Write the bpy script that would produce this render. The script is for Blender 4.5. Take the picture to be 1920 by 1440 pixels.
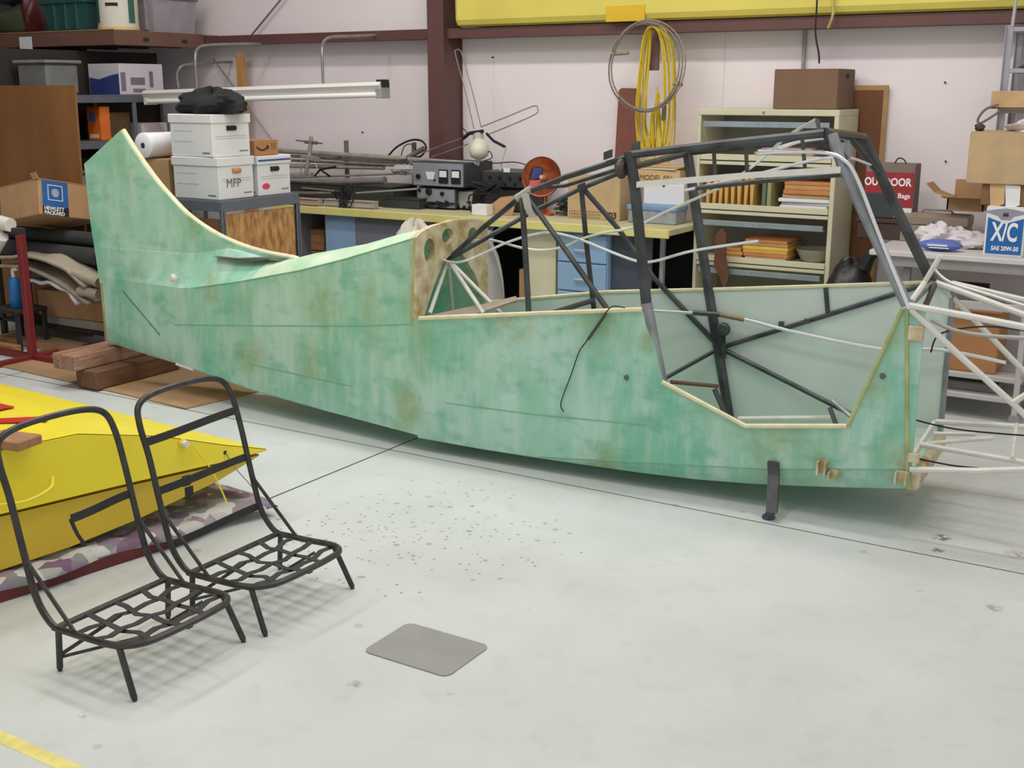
import bpy, bmesh, math, random
from mathutils import Vector, Matrix
random.seed(7)
S = bpy.context.scene
for o in list(bpy.data.objects): bpy.data.objects.remove(o)
COL = S.collection

# ------------------------------------------------------------------ camera
cd = bpy.data.cameras.new('camera'); cam = bpy.data.objects.new('camera', cd); COL.objects.link(cam)
cam.location = (0, 0, 1.8)
cam.rotation_euler = (math.radians(90) - math.atan(.25), 0, math.radians(31.8))
cd.sensor_width = 36; cd.lens = 2203 / 1920 * 36; cd.clip_end = 60
S.camera = cam

# ------------------------------------------------------------------ world, lamps, exposure
w = bpy.data.worlds.new('world'); S.world = w; w.use_nodes = True
bg = w.node_tree.nodes['Background']; bg.inputs[0].default_value = (.955, .98, 1.0, 1); bg.inputs[1].default_value = .78
S.view_settings.view_transform = 'Standard'; S.view_settings.look = 'None'
S.view_settings.exposure = 0.14; S.view_settings.gamma = 1.0; S.view_settings.use_curve_mapping = False
def area(name, loc, sx, sy, e, col=(1, .98, .965)):
    l = bpy.data.lights.new(name, 'AREA'); l.shape = 'RECTANGLE'; l.size = sx; l.size_y = sy; l.energy = e; l.color = col
    o = bpy.data.objects.new(name, l); COL.objects.link(o); o.location = loc
    return o
area('ceiling_strip_light', (-6.0, 2.6, 4.3), .3, 4.8, 58)       # rows of fluorescent strips under the roof
area('ceiling_strip_light', (-2.4, 2.4, 4.4), .3, 4.8, 42)
area('ceiling_strip_light', (1.6, 2.0, 4.4), .3, 4.8, 20)
area('ceiling_strip_light', (-3.4, 3.4, 4.4), 6.5, .3, 50)
area('ceiling_strip_light', (-3.4, 5.3, 4.4), 6.5, .3, 105)

# ------------------------------------------------------------------ helpers
def lin(c):
    r = []
    for v in c:
        v /= 255.0
        r.append(v / 12.92 if v <= .04045 else ((v + .055) / 1.055) ** 2.4)
    return (*r, 1)
MATS = {}
def M(name, rgb, rough=.6, metal=0, var=.12, scale=6, bump=0, bscale=40, stretch=None, alpha=1, trans=0, rgb2=None):
    if name in MATS: return MATS[name]
    m = bpy.data.materials.new(name); m.use_nodes = True; nt = m.node_tree; N_ = nt.nodes; b = N_['Principled BSDF']
    b.inputs['Roughness'].default_value = rough; b.inputs['Metallic'].default_value = metal
    tc = N_.new('ShaderNodeTexCoord'); src = tc.outputs['Object']
    if stretch:
        mp = N_.new('ShaderNodeMapping'); mp.inputs['Scale'].default_value = stretch; nt.links.new(src, mp.inputs[0]); src = mp.outputs[0]
    no = N_.new('ShaderNodeTexNoise'); no.inputs['Scale'].default_value = scale; no.inputs['Detail'].default_value = 5
    nt.links.new(src, no.inputs['Vector'])
    rp = N_.new('ShaderNodeValToRGB'); c = lin(rgb)
    c2 = lin(rgb2) if rgb2 else tuple(min(1, x * (1 + var)) for x in c[:3]) + (1,)
    c1 = c if rgb2 else tuple(x * (1 - var) for x in c[:3]) + (1,)
    rp.color_ramp.elements[0].position = .32; rp.color_ramp.elements[1].position = .68
    rp.color_ramp.elements[0].color = c1; rp.color_ramp.elements[1].color = c2
    nt.links.new(no.outputs['Fac'], rp.inputs[0]); nt.links.new(rp.outputs[0], b.inputs['Base Color'])
    if bump:
        n2 = N_.new('ShaderNodeTexNoise'); n2.inputs['Scale'].default_value = bscale; n2.inputs['Detail'].default_value = 3; nt.links.new(src, n2.inputs['Vector'])
        bp = N_.new('ShaderNodeBump'); bp.inputs['Strength'].default_value = bump; bp.inputs['Distance'].default_value = .01
        nt.links.new(n2.outputs['Fac'], bp.inputs['Height']); nt.links.new(bp.outputs[0], b.inputs['Normal'])
    if alpha < 1: b.inputs['Alpha'].default_value = alpha
    if trans: b.inputs['Transmission Weight'].default_value = trans; b.inputs['IOR'].default_value = 1.2
    MATS[name] = m; return m

class MB:
    def __init__(s): s.v = []; s.f = []
    def add(s, vs, fs):
        k = len(s.v); s.v += [tuple(x) for x in vs]; s.f += [tuple(i + k for i in f) for f in fs]; return s
    def box(s, x0, x1, y0, y1, z0, z1, b=.003, T=None):
        if x0 > x1: x0, x1 = x1, x0
        if y0 > y1: y0, y1 = y1, y0
        if z0 > z1: z0, z1 = z1, z0
        b = min(b, (x1 - x0) * .3, (y1 - y0) * .3, (z1 - z0) * .3)
        lo = (x0, y0, z0); hi = (x1, y1, z1); vs = []; idx = {}
        for i in range(8):
            sg = (i & 1, i >> 1 & 1, i >> 2 & 1)
            for a in range(3):
                p = [(hi[k] if sg[k] else lo[k]) if k == a else (hi[k] - b if sg[k] else lo[k] + b) for k in range(3)]
                idx[i, a] = len(vs); vs.append(Vector(p))
        fs = []
        for a in range(3):
            o1, o2 = [k for k in range(3) if k != a]
            for sgn in (0, 1):
                base = sgn << a
                fs.append(tuple(idx[base | q1 << o1 | q2 << o2, a] for q1, q2 in ((0, 0), (1, 0), (1, 1), (0, 1))))
            for q1 in (0, 1):
                for q2 in (0, 1):
                    c1 = q1 << o1 | q2 << o2; c2 = c1 | 1 << a
                    fs.append((idx[c1, o1], idx[c1, o2], idx[c2, o2], idx[c2, o1]))
        for i in range(8): fs.append((idx[i, 0], idx[i, 1], idx[i, 2]))
        if T is not None: vs = [T @ v for v in vs]
        return s.add(vs, fs)
    def tube(s, pts, r, n=8, smooth=False, closed=False, cap=True, flat=None):
        P = [Vector(p) for p in pts]
        if smooth and len(P) > 2:
            Q = []; m = len(P)
            rng = range(m if closed else m - 1)
            for i in rng:
                g = lambda k: P[k % m] if closed else P[max(0, min(m - 1, k))]
                p0, p1, p2, p3 = g(i - 1), g(i), g(i + 1), g(i + 2)
                for k in range(6):
                    t = k / 6
                    Q.append(.5 * ((2 * p1) + (p2 - p0) * t + (2 * p0 - 5 * p1 + 4 * p2 - p3) * t * t + (3 * p1 - p0 - 3 * p2 + p3) * t ** 3))
            if not closed: Q.append(P[-1])
            P = Q
        rr = r if isinstance(r, (list, tuple)) else [r] * len(P)
        if len(rr) != len(P): rr = [rr[0] + (rr[-1] - rr[0]) * i / (len(P) - 1) for i in range(len(P))]
        m = len(P); vs = []; prev = None
        for i in range(m):
            d = (P[(i + 1) % m] - P[i - 1]) if closed else (P[min(m - 1, i + 1)] - P[max(0, i - 1)])
            if d.length < 1e-9: d = Vector((0, 0, 1))
            d.normalize()
            if prev is None:
                a = Vector((0, 0, 1)) if abs(d.z) < .9 else Vector((1, 0, 0))
                u = d.cross(a).normalized()
            else:
                u = prev - d * prev.dot(d)
                if u.length < 1e-6: u = d.orthogonal()
                u.normalize()
            prev = u; v = d.cross(u)
            fl = flat if flat else 1
            for k in range(n):
                a = 2 * math.pi * (k + .5) / n
                vs.append(P[i] + u * math.cos(a) * rr[i] * fl + v * math.sin(a) * rr[i])
        fs = []
        for i in range(m if closed else m - 1):
            j = (i + 1) % m
            for k in range(n): fs.append((i * n + k, i * n + (k + 1) % n, j * n + (k + 1) % n, j * n + k))
        if cap and not closed:
            fs.append(tuple(range(n - 1, -1, -1))); fs.append(tuple((m - 1) * n + k for k in range(n)))
        return s.add(vs, fs)
    def strip(s, pts, wdir, wd, th, ndir):               # flat bar along a path: width along wdir, thickness along ndir
        P = [Vector(p) for p in pts]; wv = Vector(wdir).normalized() * wd / 2; nv = Vector(ndir).normalized() * th / 2; vs = []
        for p in P: vs += [p - wv - nv, p + wv - nv, p + wv + nv, p - wv + nv]
        fs = []
        for i in range(len(P) - 1):
            for k in range(4): fs.append((i * 4 + k, i * 4 + (k + 1) % 4, i * 4 + 4 + (k + 1) % 4, i * 4 + 4 + k))
        fs += [(3, 2, 1, 0), tuple((len(P) - 1) * 4 + k for k in range(4))]
        return s.add(vs, fs)
    def lathe(s, prof, org=(0, 0, 0), n=24, T=None, cap=True):
        vs = []; o = Vector(org)
        for r, z in prof:
            for k in range(n):
                a = 2 * math.pi * k / n; p = Vector((r * math.cos(a), r * math.sin(a), z))
                vs.append(o + (T @ p if T is not None else p))
        fs = []
        for i in range(len(prof) - 1):
            for k in range(n): fs.append((i * n + k, i * n + (k + 1) % n, (i + 1) * n + (k + 1) % n, (i + 1) * n + k))
        if cap and prof[0][0] > 1e-4: fs.append(tuple(range(n - 1, -1, -1)))
        if cap and prof[-1][0] > 1e-4: fs.append(tuple((len(prof) - 1) * n + k for k in range(n)))
        return s.add(vs, fs)
    def prism(s, poly, d):                                # poly: 3D outline, d: extrusion vector
        P = [Vector(p) for p in poly]; d = Vector(d); n = len(P)
        fs = [tuple(range(n - 1, -1, -1)), tuple(range(n, 2 * n))]
        for i in range(n): fs.append((i, (i + 1) % n, n + (i + 1) % n, n + i))
        return s.add(P + [p + d for p in P], fs)
    def grid(s, nu, nv, fn):
        vs = [fn(i / nu, j / nv) for j in range(nv + 1) for i in range(nu + 1)]; q = nu + 1
        return s.add(vs, [(j * q + i, j * q + i + 1, (j + 1) * q + i + 1, (j + 1) * q + i) for j in range(nv) for i in range(nu)])
    def mesh(s, name, mat, off=(0, 0, 0), smooth=False):
        me = bpy.data.meshes.new(name); o = Vector(off)
        me.from_pydata([Vector(v) - o for v in s.v], [], s.f)
        bm = bmesh.new(); bm.from_mesh(me)
        bmesh.ops.recalc_face_normals(bm, faces=bm.faces); bm.to_mesh(me); bm.free()
        if smooth:
            me.polygons.foreach_set('use_smooth', [True] * len(me.polygons))
            try: me.set_sharp_from_angle(angle=math.radians(40))
            except Exception: pass
        me.materials.append(mat); return me
    def build(s, name, mat, parent=None, smooth=False):
        if parent is None:
            xs = [v[0] for v in s.v]; ys = [v[1] for v in s.v]; zs = [v[2] for v in s.v]
            off = ((min(xs) + max(xs)) / 2, (min(ys) + max(ys)) / 2, min(zs))
            ob = bpy.data.objects.new(name, s.mesh(name, mat, off, smooth)); ob.location = off; WL[ob.name] = Vector(off)
        else:
            off = WL[parent.name]
            ob = bpy.data.objects.new(name, s.mesh(name, mat, off, smooth)); ob.parent = parent; WL[ob.name] = off
        COL.objects.link(ob); return ob
WL = {}
def tag(o, label=None, cat=None, group=None, kind=None):
    if label: o['label'] = label
    if cat: o['category'] = cat
    if group: o['group'] = group
    if kind: o['kind'] = kind
    return o
def thing(name, label, cat, loc, group=None):
    o = bpy.data.objects.new(name, None); o.empty_display_size = .1; COL.objects.link(o); o.location = loc; WL[o.name] = Vector(loc)
    return tag(o, label, cat, group)
def struct(o): o['kind'] = 'structure'; return o
def solid(o, t, off=-1):
    m = o.modifiers.new('thickness', 'SOLIDIFY'); m.thickness = t; m.offset = off; return o
def text(name, body, size, mat, parent, org, xdir, ydir, align='LEFT', bold=0, sx=1.0):
    cu = bpy.data.curves.new(name, 'FONT'); cu.body = body; cu.size = size; cu.extrude = .0006; cu.offset = bold; cu.align_x = align; cu.resolution_u = 3; cu.space_line = .85
    tmp = bpy.data.objects.new(name, cu); COL.objects.link(tmp)
    dg = bpy.context.evaluated_depsgraph_get(); me = bpy.data.meshes.new_from_object(tmp.evaluated_get(dg)); bpy.data.objects.remove(tmp)
    X = Vector(xdir).normalized(); Y = Vector(ydir).normalized(); Z = X.cross(Y); o = Vector(org) - WL[parent.name]
    for v in me.vertices: v.co = o + X * v.co.x * sx + Y * v.co.y + Z * (v.co.z + .001)
    me.materials.clear(); me.materials.append(mat)
    ob = bpy.data.objects.new(name, me); ob.parent = parent; COL.objects.link(ob); WL[ob.name] = WL[parent.name]; return ob
def rotz(c, deg):
    return Matrix.Translation(Vector(c)) @ Matrix.Rotation(math.radians(deg), 4, 'Z') @ Matrix.Translation(-Vector(c))
def lerp(a, b, t): return tuple(a[i] + (b[i] - a[i]) * t for i in range(len(a)))
def interp(tab, x):
    if x <= tab[0][0]: return tab[0][1]
    for (a, b), (c, d) in zip(tab, tab[1:]):
        if x <= c: return b + (d - b) * ((x - a) / (c - a) if c > a else 0)
    return tab[-1][1]

# ------------------------------------------------------------------ shared materials
card = M('cardboard', (176, 138, 100), .85, var=.08, scale=9)
card2 = M('cardboard_pale', (188, 160, 122), .85, var=.07, scale=9)
cardd = M('cardboard_brown', (128, 92, 62), .85, var=.1, scale=9)
tapem = M('packing_tape', (170, 140, 105), .35, var=.05)
blackm = M('black_paint', (30, 30, 32), .42, var=.3, scale=30, rgb2=(58, 56, 55))
tubem = M('tube_dark_primer', (38, 40, 42), .42, var=.25, scale=9, rgb2=(74, 76, 78))
tubeg = M('tube_grey_metal', (140, 143, 146), .4, .3, var=.25, scale=10)
whitem = M('white_paint', (214, 210, 202), .45, var=.06, scale=12)
alum = M('aluminium_tube', (226, 226, 228), .28, .6, var=.05)
steel = M('dull_steel', (150, 147, 145), .4, .55, var=.18, scale=16)
greysteel = M('grey_blue_steel', (98, 102, 112), .5, var=.1, scale=10)
cream = M('cream_enamel', (206, 200, 170), .5, var=.05, scale=5)
paper = M('white_paper', (226, 224, 224), .8, var=.03)
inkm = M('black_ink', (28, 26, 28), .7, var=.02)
whiteink = M('white_ink', (236, 234, 234), .6, var=.01)
darkv = M('dark_board_and_shade', (44, 42, 42), .8, var=.2)  # own dark of small parts; also the shade painted behind the workbench
woodm = M('raw_wood', (164, 122, 80), .75, var=.18, scale=6, stretch=(1, 8, 8))
woodd = M('old_timber', (120, 84, 60), .8, var=.25, scale=5, stretch=(8, 1, 8), bump=.2)

def carton(name, label, d, dep, mat=None, group=None, rot=0, tape=True, cat='box'):
    x0, x1, y, z0, z1 = d; mat = mat or card
    c = ((x0 + x1) / 2, y + dep / 2, z0); T = rotz(c, rot)
    t = thing(name, label, cat, c, group)
    fl = min(.006, (z1 - z0) * .05)
    MB().box(x0, x1, y, y + dep, z0, z1 - fl, .004, T).build('body', mat, t)
    ym = y + dep / 2
    MB().box(x0 + .002, x1 - .002, y + .002, ym - .002, z1 - fl, z1, .001, T).build('flap', mat, t)
    MB().box(x0 + .002, x1 - .002, ym + .002, y + dep - .002, z1 - fl, z1, .001, T).build('flap', mat, t)
    if tape: MB().box(x0 - .001, x1 + .001, ym - .025, ym + .025, z1 - fl * .5, z1 + .001, .0004, T).build('tape', tapem, t)
    return t

# ------------------------------------------------------------------ the hall
FLOORM = bpy.data.materials.new('painted_concrete'); FLOORM.use_nodes = True
nt = FLOORM.node_tree; n_ = nt.nodes; b_ = n_['Principled BSDF']; b_.inputs['Roughness'].default_value = .42
geo = n_.new('ShaderNodeNewGeometry')
def noise(scale, detail=4, vec=None, ntree=None, rough=.5):
    q = nt.nodes.new('ShaderNodeTexNoise'); q.inputs['Scale'].default_value = scale; q.inputs['Detail'].default_value = detail; q.inputs['Roughness'].default_value = rough
    nt.links.new(vec or geo.outputs['Position'], q.inputs['Vector']); return q.outputs['Fac']
def ramp(fac, p0, p1, c0, c1):
    r = nt.nodes.new('ShaderNodeValToRGB'); r.color_ramp.elements[0].position = p0; r.color_ramp.elements[1].position = p1
    r.color_ramp.elements[0].color = c0; r.color_ramp.elements[1].color = c1; nt.links.new(fac, r.inputs[0]); return r.outputs[0]
def mix(fac, a, b, mode='MIX'):
    m = nt.nodes.new('ShaderNodeMix'); m.data_type = 'RGBA'; m.blend_type = mode
    if isinstance(fac, (int, float)): m.inputs[0].default_value = fac
    else: nt.links.new(fac, m.inputs[0])
    for i, v in ((6, a), (7, b)):
        if isinstance(v, tuple): m.inputs[i].default_value = v
        else: nt.links.new(v, m.inputs[i])
    return m.outputs[2]
def math_(op, a, b=None):
    m = nt.nodes.new('ShaderNodeMath'); m.operation = op
    for i, v in enumerate((a, b)):
        if v is None: continue
        if isinstance(v, (int, float)): m.inputs[i].default_value = v
        else: nt.links.new(v, m.inputs[i])
    return m.outputs[0]
K0 = (0, 0, 0, 1); K1 = (1, 1, 1, 1)
colr = ramp(noise(1.6, 6), .3, .7, lin((194, 197, 194)), lin((208, 211, 209)))
colr = mix(ramp(noise(9, 5), .56, .72, K0, (.22, .22, .22, 1)), colr, lin((170, 172, 160)))
# oil and water spots: many in one patch of the bay, few elsewhere
dist = nt.nodes.new('ShaderNodeVectorMath'); dist.operation = 'DISTANCE'; nt.links.new(geo.outputs['Position'], dist.inputs[0]); dist.inputs[1].default_value = (-2.75, 3.72, 0)
near_ = ramp(dist.outputs['Value'], .1, .75, K1, K0)
def spots(scale, thr, rnd, dens):
    vo = nt.nodes.new('ShaderNodeTexVoronoi'); vo.inputs['Scale'].default_value = scale; vo.inputs['Randomness'].default_value = 1
    nt.links.new(geo.outputs['Position'], vo.inputs['Vector'])
    sp = ramp(vo.outputs['Distance'], thr * .6, thr, K1, K0)
    sx = nt.nodes.new('ShaderNodeSeparateColor'); nt.links.new(vo.outputs['Color'], sx.inputs[0])
    keep = math_('LESS_THAN', sx.outputs[0], rnd if dens is None else math_('MULTIPLY', dens, rnd))
    return math_('MULTIPLY', sp, keep)
colr = mix(math_('MULTIPLY', spots(34, .26, .6, near_), .75), colr, lin((112, 110, 100)))
colr = mix(math_('MULTIPLY', spots(13, .22, .45, near_), .5), colr, lin((120, 118, 106)))
colr = mix(math_('MULTIPLY', spots(7, .16, .10, None), .35), colr, lin((135, 130, 118)))
mp = nt.nodes.new('ShaderNodeMapping'); mp.inputs['Scale'].default_value = (1.2, 22, 1); mp.inputs['Rotation'].default_value = (0, 0, .2); nt.links.new(geo.outputs['Position'], mp.inputs[0])
colr = mix(ramp(noise(1.5, 4, mp.outputs[0]), .66, .76, K0, (.16, .16, .16, 1)), colr, lin((150, 148, 138)))
for pos, rad, st in (((-0.896, 4.825, 0.000), .05, .9), ((-0.878, 4.672, -0.000), .035, .8), ((-0.585, 4.215, 0.000), .04, .5), ((-1.887, 2.685, 0.000), .02, .2), ((-2.174, 2.574, 0.000), .03, .5), ((-2.737, 2.008, 0.000), .025, .5), ((-0.596, 4.794, 0.000), .06, .5)):
    dd_ = nt.nodes.new('ShaderNodeVectorMath'); dd_.operation = 'DISTANCE'; nt.links.new(geo.outputs['Position'], dd_.inputs[0]); dd_.inputs[1].default_value = pos
    colr = mix(math_('MULTIPLY', math_('MULTIPLY', ramp(dd_.outputs['Value'], rad * .4, rad, K1, K0), ramp(noise(38, 4), .42, .56, K0, K1)), st), colr, lin((96, 84, 78)))
nt.links.new(colr, b_.inputs['Base Color'])
bp = nt.nodes.new('ShaderNodeBump'); bp.inputs['Strength'].default_value = .08; nt.links.new(noise(60, 4), bp.inputs['Height']); nt.links.new(bp.outputs[0], b_.inputs['Normal'])

GROUT = M('joint_filler', (70, 66, 62), .9)
fl = struct(MB().box(-12, 6, -6, 9, -.2, -.0012, .001).build('floor', GROUT))
jx = [-12, -9.7, -6.7, -3.6, -.47, 2.6, 6]; jy = [-6, -4.6, -1.5, 1.55, 4.6, 9]
for j in range(5):
    xs_ = jx if j == 4 else [q for q in jx if q != -.47]
    for xa_, xb_ in zip(xs_, xs_[1:]):
        MB().box(xa_ + .006, xb_ - .006, jy[j] + .005, jy[j + 1] - .005, -.05, 0, .0002).build('slab', FLOORM, fl)
MB().box(-3.607, -3.593, 1.545, 2.95, -.04, 0, .0001).build('slab', FLOORM, fl)
MB().box(-6.5, -2.42, 1.775, 1.82, -.01, .001, .0003).build('painted_stripe', M('yellow_floor_paint', (226, 214, 128), .6, var=.12, scale=20), fl)

WALLM = M('white_liner', (240, 229, 230), .6, var=.02, scale=2, bump=.05, bscale=12)
wb = struct(MB().box(-12, 6, 7.90, 8.1, -.2, 4.9, .001).build('wall_back', M('liner_backing', (196, 187, 187), .8)))
px_ = [-12, -9.6, -7.35, -5.038, -3.160, .6, 3, 6]
for a, b in zip(px_, px_[1:]): MB().box(a + .0007, b - .0007, 7.86, 7.90, 0, 4.8, .002).build('panel', WALLM, wb)
MAROON = M('maroon_primer', (98, 64, 60), .5, var=.08, scale=3)
g = MB()
for zz in (2.183, 3.7):
    g.strip([(-12, 7.76, zz + .005), (6, 7.76, zz + .005)], (0, 1, 0), .2, .006, (0, 0, 1))
    g.strip([(-12, 7.66, zz + .035), (6, 7.66, zz + .035)], (0, 0, 1), .07, .006, (0, 1, 0))
    g.strip([(-12, 7.76, zz + .07), (6, 7.76, zz + .07)], (0, 1, 0), .2, .006, (0, 0, 1))
tag(struct(g.build('trim_1', MAROON)), 'maroon steel girts running along the white back wall')
c_ = MB()
c_.box(-5.475, -5.325, 7.60, 7.612, 0, 4.8, .002); c_.box(-5.475, -5.325, 7.846, 7.858, 0, 4.8, .002); c_.box(-5.345, -5.335, 7.612, 7.846, 0, 4.8, .002)
tag(struct(c_.build('trim_2', MAROON)), 'maroon steel column against the white back wall')
c_ = MB(); c_.tube([(-2.60, 7.84, 2.19), (-2.60, 7.84, .3)], .012); c_.build('conduit', steel, wb)
for q in ((-1.691, 7.855, 1.846), (-1.646, 7.855, 1.363), (-6.336, 7.855, 1.460), (-5.043, 7.855, 2.043)):
    MB().tube([(q[0], 7.865, q[2]), (q[0], 7.845, q[2] + .002)], .006, 6).build('wall_screw', darkv, wb)
brace = MB(); brace.tube([(-7.105, 7.800, 2.558), (-7.506, 7.800, 2.244)], .008); brace.tube([(-6.110, 7.800, 3.372), (-7.105, 7.800, 2.558)], .008)
brace.build('brace_rod', steel, wb)
brace = MB(); brace.tube([(-7.957, 7.800, 2.072), (-7.246, 7.800, 1.318)], .006); brace.build('brace_rod', steel, wb)
wl = struct(MB().box(-10.2, -10.0, -6, 8, -.2, 4.9, .002).build('wall_left', M('left_liner_unlit', (70, 62, 58), .8, var=.1)))  # dark brown stands in for the unlit depth of the room
ce = struct(MB().box(-12, 6, -6, 8, 4.8, 4.95, .002).build('ceiling', M('roof_liner', (215, 212, 208), .7, var=.03)))


# ================================================================== aeroplane fuselage
F0 = Vector((-1.030, 4.778, 0.190)); FA = Vector((0.999, 0.052, 0.000)); FC = Vector((-0.052, 0.999, 0.000))
def W(s, t, z): p = F0 - FA * s + FC * t; return Vector((p.x, p.y, z))
def Wp(l): return [W(*q) for q in l]
fus = thing('aeroplane_fuselage', 'bare light aeroplane fuselage with mint green fibreglass skin and open tube cabin frame', 'fuselage', W(2.4, .355, 0))

STAINS = [((-1.606, 4.748, 0.245), .28), ((-1.375, 4.760, 0.261), .16), ((-1.073, 4.776, 0.327), .16), ((-1.173, 4.771, 0.810), .12), ((-1.224, 4.768, 0.626), .10), ((-2.430, 4.705, 0.792), .22), ((-2.902, 4.680, 0.738), .16), ((-3.430, 4.652, 0.796), .12), ((-1.729, 4.742, 0.324), .14), ((-2.205, 4.717, 0.705), .08),
          ((-4.114, 4.637, 0.697), .22), ((-4.685, 4.717, 0.330), .18), ((-4.174, 4.674, 0.369), .2), ((-3.732, 4.647, 0.738), .15), ((-5.705, 4.814, 0.700), .12), ((-5.018, 4.770, 0.701), .12), ((-2.443, 4.704, 0.063), .15), ((-3.525, 4.648, 0.207), .15)]
# mint doped fibreglass: green wash with brush streaks, olive resin stains
MINT = bpy.data.materials.new('mint_fibreglass'); MINT.use_nodes = True; nt = MINT.node_tree; b_ = nt.nodes['Principled BSDF']; b_.inputs['Roughness'].default_value = .5
geo = nt.nodes.new('ShaderNodeNewGeometry')
def mapped(sc):
    m = nt.nodes.new('ShaderNodeMapping'); m.inputs['Scale'].default_value = sc; nt.links.new(geo.outputs['Position'], m.inputs[0]); return m.outputs[0]
cm = ramp(noise(2.1, 7, None, None, .62), .34, .66, lin((126, 202, 170)), lin((188, 228, 208)))
cm = mix(ramp(noise(3.4, 5, mapped((3.0, 3.0, .7)), None, .6), .44, .66, K0, (.75, .75, .75, 1)), cm, lin((206, 232, 220)))
cm = mix(ramp(noise(4.5, 5, mapped((1.0, 1.0, 1.8)), None, .6), .52, .70, K0, (.65, .65, .65, 1)), cm, lin((92, 184, 146)))
cm = mix(ramp(noise(1.6, 6, mapped((2.2, 2.2, .9)), None, .6), .56, .72, K0, (.55, .55, .55, 1)), cm, lin((146, 178, 122)))
# resin runs and stains where fittings and seams were bonded
stn = None
for pos, rad in STAINS:
    dv = nt.nodes.new('ShaderNodeVectorMath'); dv.operation = 'DISTANCE'; nt.links.new(geo.outputs['Position'], dv.inputs[0]); dv.inputs[1].default_value = pos
    rr = ramp(dv.outputs['Value'], rad * .25, rad, K1, K0); stn = rr if stn is None else mix(1.0, stn, rr, 'LIGHTEN')
cm = mix(math_('MULTIPLY', stn, ramp(noise(7, 5, None, None, .65), .36, .62, K0, (.7, .7, .7, 1))), cm, lin((150, 166, 100)))
cm = mix(ramp(noise(220, 2, mapped((1, 1, 1))), .4, .7, K0, (.2, .2, .2, 1)), cm, lin((196, 218, 204)))
nt.links.new(cm, b_.inputs['Base Color'])
trl = nt.nodes.new('ShaderNodeBsdfTranslucent'); nt.links.new(cm, trl.inputs[0]); mxs = nt.nodes.new('ShaderNodeMixShader'); mxs.inputs[0].default_value = .22
nt.links.new(b_.outputs[0], mxs.inputs[1]); nt.links.new(trl.outputs[0], mxs.inputs[2]); nt.links.new(mxs.outputs[0], nt.nodes['Material Output'].inputs[0])
bp = nt.nodes.new('ShaderNodeBump'); bp.inputs['Strength'].default_value = .12; bp.inputs['Distance'].default_value = .004; nt.links.new(noise(120, 3), bp.inputs['Height']); nt.links.new(bp.outputs[0], b_.inputs['Normal'])
MINTD = M('resin_stained_green', (150, 156, 98), .5, var=.15, scale=9, rgb2=(176, 188, 136))
INNER = M('inner_skin_grey_green', (206, 216, 208), .55, var=.06, scale=2)
TRIM = M('cream_edge_tape', (216, 208, 172), .6, var=.1, scale=14)
PALE = M('pale_green_cloth', (178, 212, 176), .55, var=.1, scale=6, rgb2=(214, 228, 204))
FORM = M('resin_former', (168, 142, 92), .6, var=.2, scale=13, rgb2=(216, 206, 178))

ZT = sorted([(0.069, 0.955), (0.095, 0.942), (0.177, 0.695), (0.262, 0.445), (0.277, 0.436), (0.708, 0.376), (1.102, 0.531), (1.183, 0.843), (1.207, 0.848), (1.760, 0.779), (2.402, 0.697)])
ZC = sorted([(0.014, 0.285), (0.597, 0.193), (1.199, 0.131), (1.756, 0.077), (2.056, 0.070), (2.371, 0.075)])
ZB = sorted([(-0.000, 0.190), (0.226, 0.157), (0.452, 0.128), (0.689, 0.101), (0.937, 0.081), (1.197, 0.072), (1.470, 0.070), (1.756, 0.069), (2.056, 0.068), (2.371, 0.072)])
SE = 2.425
def side_panel(top, near):
    ss = sorted(set([round(p[0], 3) for p in top + ZC + ZB if 0 <= p[0] < SE] + [round(i * .08, 3) for i in range(31)] + [0, SE]))
    mb = MB(); rows = []
    for s in ss:
        zt = interp(top, s); zc = min(interp(ZC, s), zt - .02); zb = min(interp(ZB, s), zc - .002)
        col = []
        for k in range(9): col.append((s, 0, zt + (zc - zt) * k / 8))
        bulge = min(.05, (zc - zb) * .45)
        col.append((s, bulge * .35, zc + (zb - zc) * .5)); col.append((s, bulge, zb))
        if near == 0: col = [(a, .71 - b, c) for a, b, c in col]
        rows.append([W(*p) for p in col])
    n = len(rows[0]); vs = [p for r in rows for p in r]
    mb.add(vs, [(i * n + k, i * n + k + 1, (i + 1) * n + k + 1, (i + 1) * n + k) for i in range(len(rows) - 1) for k in range(n - 1)])
    return mb
sp = side_panel(ZT, 1).build('side_skin', MINT, fus)
solid(sp, .012)
FT = sorted([(0.089, 0.958), (0.593, 0.901), (1.091, 0.846), (1.695, 0.784), (2.450, 0.663)])
fp = side_panel(FT, 0).build('side_skin', INNER, fus); fp['label'] = 'pale grey green inner face of the far side skin'
solid(fp, .012)
# belly between the two side skins
mb = MB(); ss = [i * SE / 24 for i in range(25)]
for s in ss:
    zb = interp(ZB, s); zc = interp(ZC, s); e = min(.05, (zc - zb) * .45)
    mb.v += [W(s, e, zb), W(s, .2, zb - .004), W(s, .51, zb - .004), W(s, .71 - e, zb)]
mb.f += [(i * 4 + k, i * 4 + k + 1, i * 4 + 5 + k, i * 4 + 4 + k) for i in range(24) for k in range(3)]
solid(mb.build('belly_skin', MINT, fus), .01)
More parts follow.
